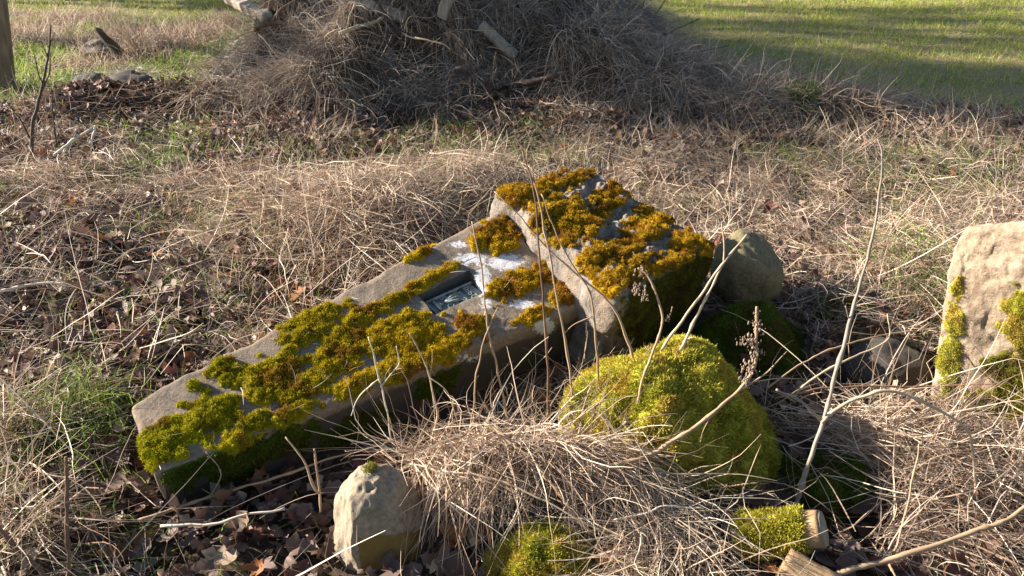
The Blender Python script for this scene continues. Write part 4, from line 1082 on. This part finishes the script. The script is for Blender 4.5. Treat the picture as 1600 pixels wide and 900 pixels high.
tussock('pale straw tussock between the big tussock and the heap', 690, 275, 700, 0.18, (0.25, 0.55), 0.4, 2, wd=(0.002, 0.004))
tussock('straw tussock lying left of the big tussock', 390, 300, 900, 0.18, (0.2, 0.45), 0.4, 3, wd=(0.002, 0.004))
tussock('bleached straw tussock at the foot of the sapling', 80, 290, 700, 0.24, (0.25, 0.55), 0.4, 4, wd=(0.002, 0.004))
tussock('yellow-green straw tussock beside the standing stone', 1435, 430, 1100, 0.12, (0.15, 0.4), 0.5, 5, np.concatenate([STRAW, GREEN * 1.3]), sag=3.5)
tussock('tall dry grass clump at the left edge by green blades', 25, 830, 330, 0.09, (0.2, 0.45), 0.8, 6, yaw=-60, sag=2.6)
tussock('dry grass clump on the left edge above the brown stems', 5, 690, 260, 0.08, (0.2, 0.42), 0.95, 7, yaw=-20, sag=2.0)
tussock('pale straw sheaf fallen against the standing stone foot', 1570, 780, 900, 0.13, (0.2, 0.5), 0.3, 8, yaw=30, yawsd=40, sag=2.6)
tussock('straw tussock hanging off the left end of the heap', 350, 118, 420, 0.07, (0.25, 0.42), 0.75, 9, wd=(0.003, 0.005), sag=6)
tussock('straw heaped on the dark clod', 200, 136, 700, 0.12, (0.2, 0.45), 0.4, 10, GREY, wd=(0.003, 0.005))
tussock('thin upright brown grass tuft beside the broken stump', 218, 90, 150, 0.05, (0.35, 0.6), 1.25, 11, STRAW * 0.7, wd=(0.003, 0.005), sag=0.8)
tussock('straw tussock in the shade of the smooth boulder', 1255, 500, 900, 0.14, (0.2, 0.42), 0.35, 12, GREY)
tussock('loose tangle of pale straw between the low moss stone and the mossy log', 1040, 870, 620, 0.09, (0.15, 0.38), 0.35, 14, STRAW[[0, 1, 2, 5, 6, 9]], yaw=190, yawsd=75, sag=2.2, guard=False)
tussock('straw wisp spilling past the right end of the draped straw', 990, 790, 320, 0.07, (0.15, 0.36), 0.3, 15, STRAW[[0, 2, 5, 6]], yaw=-30, yawsd=60, sag=2.4, guard=False)
tussock('straw tussock at the edge of the crop field', 1330, 165, 500, 0.14, (0.25, 0.45), 0.8, 13, wd=(0.003, 0.005), sag=2)

# meadow left and behind: mixed dry and green upright grass
def meadow(x, y): return np.where(infield(x, y), 0.0, 1.0) * np.where(mound_only(x, y) < 0.1, 1.0, 0) * np.where(x < -1.0, 1.0, 0.25)
xy = scatter(40000, 6.2, 12.5, seedfn=meadow); n = len(xy)
gmask = n2(xy[:, 0], xy[:, 1], 0.75, 3, 201) + 0.9 * np.exp(-((xy[:, 0] + 3.2) / 1.1) ** 2 - ((xy[:, 1] - 7.3) / 0.9) ** 2) + 0.45
isg = rng.random(n) < sst(gmask, 0.1, 0.5) * 0.8
cm = pal_pick(STRAW, n, 0.15); cm[isg] = pal_pick(GREEN * 2.1, isg.sum(), 0.2)
dr = flat_dirs(xy[:, 0], xy[:, 1], 0.7, 0.35, 1.6)
L = np.where(isg, rng.uniform(0.06, 0.18, n), rng.uniform(0.08, 0.30, n))
c1 = blades(on_ground(xy), dr, L, rng.uniform(0.003, 0.006, n), 3, cm, 2.0, 0.15)
make_stuff('meadow_grass', 'mixed green and dry grass left of the heap', [c1], M_grass)

# crop field
xy = scatter(135000, 4.6, 15.0, pad=0.8, seedfn=lambda x, y: np.where(infield(x, y), 1.0, 0.0) * np.clip(0.6 + 0.6 * n2(x, y, 3.5, 3, 301), 0.28, 1)); n = len(xy)
dr = flat_dirs(xy[:, 0], xy[:, 1], 1.0, 0.35, 2.5)
c1 = blades(on_ground(xy), dr, rng.uniform(0.03, 0.09, n), rng.uniform(0.0032, 0.0055, n), 2, pal_pick(CROP, n, 0.18), 3.5, 0.15, clear=False, collide=False)
make_stuff('crop_grass', 'short green cereal crop in the field beyond the heap', [c1], M_grass)

# green blades near
def greenp(x, y):
    g = lambda cx, cy, rx, ry, a: a * np.exp(-((x - cx) / rx) ** 2 - ((y - cy) / ry) ** 2)
    return np.clip(0.10 + 0.55 * (n2(x, y, 1.8, 3, 401) - 0.1) + g(-1.3, 1.95, 0.25, 0.3, 0.9) + g(-1.5, 2.3, 0.25, 0.25, 0.5) + g(-1.0, 4.9, 1.3, 0.4, 0.8) + g(0.7, 4.0, 0.6, 0.4, 0.5) + g(2.2, 4.6, 0.8, 0.5, 0.35) + g(-0.95, 1.5, 0.2, 0.15, 0.6), 0.02, 1) * not_mound(x, y)
xy = scatter(23000, 1.3, 6.4, seedfn=greenp); n = len(xy)
c1 = blades(on_ground(xy), flat_dirs(xy[:, 0], xy[:, 1], 0.8, 0.4, 2.0), rng.uniform(0.04, 0.14, n), rng.uniform(0.002, 0.0045, n), 3, pal_pick(GREEN * 1.45, n, 0.2), 3.0, 0.2)
make_stuff('green_grass', 'sparse young green grass growing through the straw', [c1], M_grass)
tussock('fresh green grass tuft beside the narrow end of the pillar', 120, 668, 420, 0.10, (0.08, 0.2), 1.0, 20, GREEN * 1.2, yawsd=150, cat='grass tuft', sag=4, name='green_grass_tuft', mat=M_grass)
tussock('dark green grass tuft at the field edge', 1255, 160, 420, 0.075, (0.08, 0.16), 0.9, 21, GREEN * 0.8, yawsd=150, cat='grass tuft', sag=3, name='green_grass_tuft', mat=M_grass, wd=(.003, .006))

# ---------------------------------------------------------------- oak leaves
def oak_mesh(seed, curl):
    r = np.random.default_rng(seed)
    L = 0.5
    n = 9; t = np.linspace(0, 1, n)
    half = np.array([0.02, 0.10, 0.20, 0.14, 0.30, 0.21, 0.33, 0.22, 0.06]) * (1 + 0.12 * r.normal(size=n))
    half2 = half * (1 + 0.2 * r.normal(size=n))
    mid = np.stack([t - 0.5, 0.04 * np.sin(t * 3 + seed), np.zeros(n)], -1)
    mid[:, 2] = curl * (t - 0.5) ** 2 * 1.2
    Lf = mid + np.stack([0 * t, half, curl * half * r.uniform(0.3, 1.1, n)], -1); Rt = mid - np.stack([0 * t, half2, -curl * half2 * r.uniform(0.3, 1.1, n)], -1)
    V = np.concatenate([Lf, mid, Rt])
    V[:, 2] += 0.05 * fbm(V + seed, 4, 2, seed)
    i = np.arange(n - 1)
    F = np.concatenate([np.stack([i, i + 1, i + 1 + n, i + n], -1), np.stack([i + n, i + 1 + n, i + 1 + 2 * n, i + 2 * n], -1)])
    # stalk
    return V, F
LV = [oak_mesh(s, c) for s, c in ((1, 0.5), (2, -0.6), (3, 0.9), (4, 0.2), (5, -0.3), (6, 1.2), (7, 0.7))]
LEAFC = {'orange': (0.30, 0.125, 0.045), 'brown': (0.135, 0.08, 0.056), 'dusky': (0.17, 0.115, 0.095), 'pale': (0.36, 0.26, 0.18), 'red': (0.16, 0.068, 0.045)}
def rotm(a, b, c):
    ca, sa, cb, sb_, cc, sc = np.cos(a), np.sin(a), np.cos(b), np.sin(b), np.cos(c), np.sin(c)
    Rz = np.array([[ca, -sa, 0], [sa, ca, 0], [0, 0, 1]]); Ry = np.array([[cb, 0, sb_], [0, 1, 0], [-sb_, 0, cb]]); Rx = np.array([[1, 0, 0], [0, cc, -sc], [0, sc, cc]])
    return Rz @ Ry @ Rx
def litter(x, y):
    g = lambda cx, cy, rx, ry, a: a * np.exp(-((x - cx) / rx) ** 2 - ((y - cy) / ry) ** 2)
    return np.clip(0.36 + 0.5 * n2(x, y, 1.3, 3, 501) + g(-1.5, 2.5, 0.9, 0.5, 0.6) + g(-0.75, 1.72, 0.5, 0.2, 1.0) + g(-2.0, 5.0, 1.5, 0.5, 0.12) + g(0.9, 5.6, 1.4, 0.3, 0.6) + g(1.7, 2.75, 0.4, 0.3, 0.5) - g(2.2, 4.2, 2.0, 1.3, 0.55) - g(0.2, 4.4, 1.0, 0.5, 0.35), 0.03, 1) * not_mound(x, y)
xy = scatter(15500, 1.3, 6.3, seedfn=litter)
R0 = on_ground(xy, 0.012)
top = lut(OBS, xy[:, 0], xy[:, 1]); R0 = R0[top < R0[:, 2] + 0.0]
names = list(LEAFC); Vs, Fs, Cs, n0 = [], [], [], 0
for i, p in enumerate(R0):
    v, f = LV[i % 7]; s = rng.uniform(0.045, 0.10)
    V = (v * s) @ rotm(rng.uniform(0, 6.28), rng.normal() * 0.35, rng.normal() * 0.35).T + p + [0, 0, rng.uniform(0, 0.025)]
    Vs.append(V); Fs.append(f + n0); n0 += len(V)
    Cs.append(np.tile(np.array(LEAFC[names[rng.choice(5, p=[.04, .34, .40, .10, .12])]]) * (1 + 0.2 * rng.normal()), (len(V), 1)))
make_stuff('leaf_litter', 'brown dead leaves scattered under and between the straw', [(np.concatenate(Vs), np.concatenate(Fs), np.clip(np.concatenate(Cs), .02, .8))], M_leaf)
# leaves one can pick out
leafmesh = {}
for cn, cc in LEAFC.items():
    for k in range(4):
        v, f = LV[k]; V = v.copy()
        st_v, st_f = tube_np(smooth_path([V[9] + [0.02, 0, 0], V[9] - [0.12, 0.01, -0.02], V[9] - [0.22, -0.02, -0.03]], 3), np.full(7, 0.012), 4)
        C = np.array(cc) * (1 + 0.25 * fbm(np.concatenate([V, st_v]), 5, 2, k))[:, None]
        leafmesh[cn, k] = mesh_np('oak_leaf', np.concatenate([V, st_v]), np.concatenate([np.concatenate([f[:, [0, 1, 2]], f[:, [0, 2, 3]]]), quads_fix(st_f) + len(V)]), M_leaf, np.clip(C, .02, .8), smooth=True)
LEAFL = {'orange': 'bright orange-brown dead oak leaf lying in the litter', 'brown': 'dark brown dead oak leaf lying in the litter', 'dusky': 'dusky purple-brown dead oak leaf lying in the litter', 'pale': 'pale tan dead oak leaf lying in the litter', 'red': 'dark red-brown dead oak leaf lying in the litter'}
fixed = [(290, 772, 'orange', .075), (345, 800, 'orange', .09), (250, 762, 'red', .09), (215, 720, 'red', .08), (310, 762, 'dusky', .1), (440, 770, 'dusky', .1), (365, 800, 'pale', .08), (410, 850, 'red', .09), (355, 445, 'orange', .1), (300, 475, 'red', .09), (260, 380, 'orange', .09), (1400, 495, 'red', .1), (1440, 510, 'red', .1), (1310, 650, 'orange', .07), (330, 820, 'brown', .1), (100, 830, 'dusky', .1), (170, 790, 'brown', .1), (55, 155, 'orange', .09)]
specs = [(ground_at(a, b), cn, s) for a, b, cn, s in fixed]
xy = scatter(420, 1.4, 4.6, pad=-0.1, seedfn=lambda x, y: litter(x, y) ** 2)
pp = on_ground(xy)
pp = pp[lut(OBS, xy[:, 0], xy[:, 1]) < pp[:, 2]][:170]
specs += [(p, names[rng.choice(5, p=[.14, .27, .30, .14, .15])], rng.uniform(.06, .10)) for p in pp]
for i, (p, cn, s) in enumerate(specs):
    o = bpy.data.objects.new('oak_leaf', leafmesh[cn, i % 4]); COL.objects.link(o)
    o.location = (p[0], p[1], p[2] + 0.025 + 0.02 * random.random()); o.scale = (s, s, s)
    o.rotation_euler = (random.gauss(0, .4), random.gauss(0, .4), random.uniform(0, 6.28))
    tag(o, LEAFL[cn], 'leaf', cn + ' oak leaves in the litter')

# loose twigs on the ground
xy = scatter(60, 1.5, 5.0, pad=-0.15, seedfn=lambda x, y: not_mound(x, y))
pp = on_ground(xy, 0.03)
pp = pp[lut(OBS, xy[:, 0], xy[:, 1]) < 0][:44]
for i, p in enumerate(pp):
    a = random.uniform(0, 6.28); L = random.uniform(.15, .4); d = np.array([math.cos(a), math.sin(a), 0]); s_ = np.array([-d[1], d[0], 0])
    q = [p - d * L / 2, p - d * L / 6 + s_ * random.gauss(0, .03), p + d * L / 6 + s_ * random.gauss(0, .03), p + d * L / 2]
    q = [np.array([v[0], v[1], gz(v[0], v[1]) + 0.02 + random.uniform(0, .03)]) for v in q]
    cn = ('white', 'tan', 'brown')[i % 3]; r_ = random.uniform(.002, .004)
    pathl = [(q, r_, r_ * .5)]
    if i % 2: pathl.append(([q[1], q[1] + d * L * .2 + s_ * .07 + [0, 0, .02], q[1] + d * L * .3 + s_ * .12 + [0, 0, .01]], r_ * .6, r_ * .3))
    o = link('loose_twig', stem_mesh('loose_twig', pathl, TW[cn], 200 + i, sides=5), None, loc=p)
    tag(o, {'white': 'bleached loose twig lying on the matted straw', 'tan': 'tan loose twig lying on the matted straw', 'brown': 'dark brown loose twig lying on the matted straw'}[cn], 'twig', cn + ' loose twigs on the straw')

# twigs sticking out of the heap
for i in range(34):
    px, py = random.uniform(380, 1010), random.uniform(5, 175)
    if px > 900 and py < 60: continue
    p = surf_at(px, py, 0.10); a = random.uniform(0, 6.28); L = random.uniform(.2, .6)
    d = norm(np.array([math.cos(a), -0.35, math.sin(a) * .7])); s_ = norm(np.cross(d, [0.2, 1, 0.1]))
    q = [p - d * L * .3 + [0, .12, 0], p + s_ * random.gauss(0, .03), p + d * L * .35 + s_ * random.gauss(0, .04), p + d * L * .7]
    cn = ('dark', 'pale', 'brown', 'grey')[i % 4]; r_ = random.uniform(.004, .009)
    o = link('heap_twig', stem_mesh('heap_twig', [(q, r_, r_ * .45)], TW[cn], 400 + i, sides=5), None, loc=p)
    tag(o, {'dark': 'blackish', 'pale': 'pale', 'brown': 'brown', 'grey': 'grey'}[cn] + ' thin twig sticking out of the brush heap', 'twig', cn + ' twigs in the brush heap')

# ---------------------------------------------------------------- bare trees west of the field (they cast the field's shadow streaks)
def bare_tree(label, base, hgt, seed, rad=.20, low=.30, limbs=13):
    r = np.random.default_rng(seed); b = np.array(base, float)
    o = root('bare_tree', b, label, 'tree', 'bare trees along the field margin')
    tp_ = [b, b + [0.1, 0, hgt * .3], b + [-.1, .1, hgt * .6], b + [.1, 0, hgt]]
    P = smooth_path(tp_, 6); V, F = tube_np(P, np.linspace(rad, rad * .3, len(P)), 10)
    link('trunk', mesh_np('trunk', V, quads_fix(F), M_bark, smooth=True), o)
    Vs, Fs, n0 = [], [], 0
    def limb(p, d, L, rad, lvl):
        nonlocal n0
        q = [p]; dd = d
        for k in range(4): dd = norm(dd + r.normal(size=3) * .22 + [0, 0, .06]); q.append(q[-1] + dd * L / 4)
        V, F = tube_np(np.array(q), np.linspace(rad, rad * .4, 5), 5); Vs.append(V); Fs.append(quads_fix(F) + n0); n0 += len(V)
        if lvl < 3:
            for k in range(5 if lvl == 0 else 4): limb(q[1 + k % 4], norm(dd + r.normal(size=3) * .75), L * .55, rad * .5, lvl + 1)
    for k in range(limbs):
        i = int(len(P) * (low + (0.96 - low) * k / (limbs - 1))); a = r.uniform(0, 6.28)
        limb(P[min(i, len(P) - 1)], norm(np.array([math.cos(a), math.sin(a), .7])), hgt * (.28 if limbs < 20 else .15) * (1.1 - .5 * k / (limbs - 1)), .06 if limbs < 20 else .09, 0)
    link('crown', mesh_np('crown', np.concatenate(Vs), np.concatenate(Fs), M_bark), o)
for i, (lb, b, h, rd, lw) in enumerate((('slender twiggy bare tree nearest the heap, crown shaped to shade the field edge', (-16, 11.6, 0), 10.5, .16, .66), ('slender twiggy bare tree added behind the nearest one to deepen its shadow', (-20, 12.35, 0), 12.5, .16, .68), ('bare tree at the north end of the field margin', (-17, 16.6, 0), 10.5, .2, .5), ('bare tall tree in the middle of the field margin', (-15.5, 14.2, 0), 9.5, .2, .55), ('bare tree at the south end of the field margin', (-18.5, 15.4, 0), 11, .2, .5))):
    bare_tree(lb, (b[0], b[1], float(height(b[0], b[1]))), h, 900 + i, rd, lw, 30 if rd < .18 else 13)  # first two crowns are made dense and high to shade the field edge

for o in bpy.data.objects:
    if '_w' in o: del o['_w']
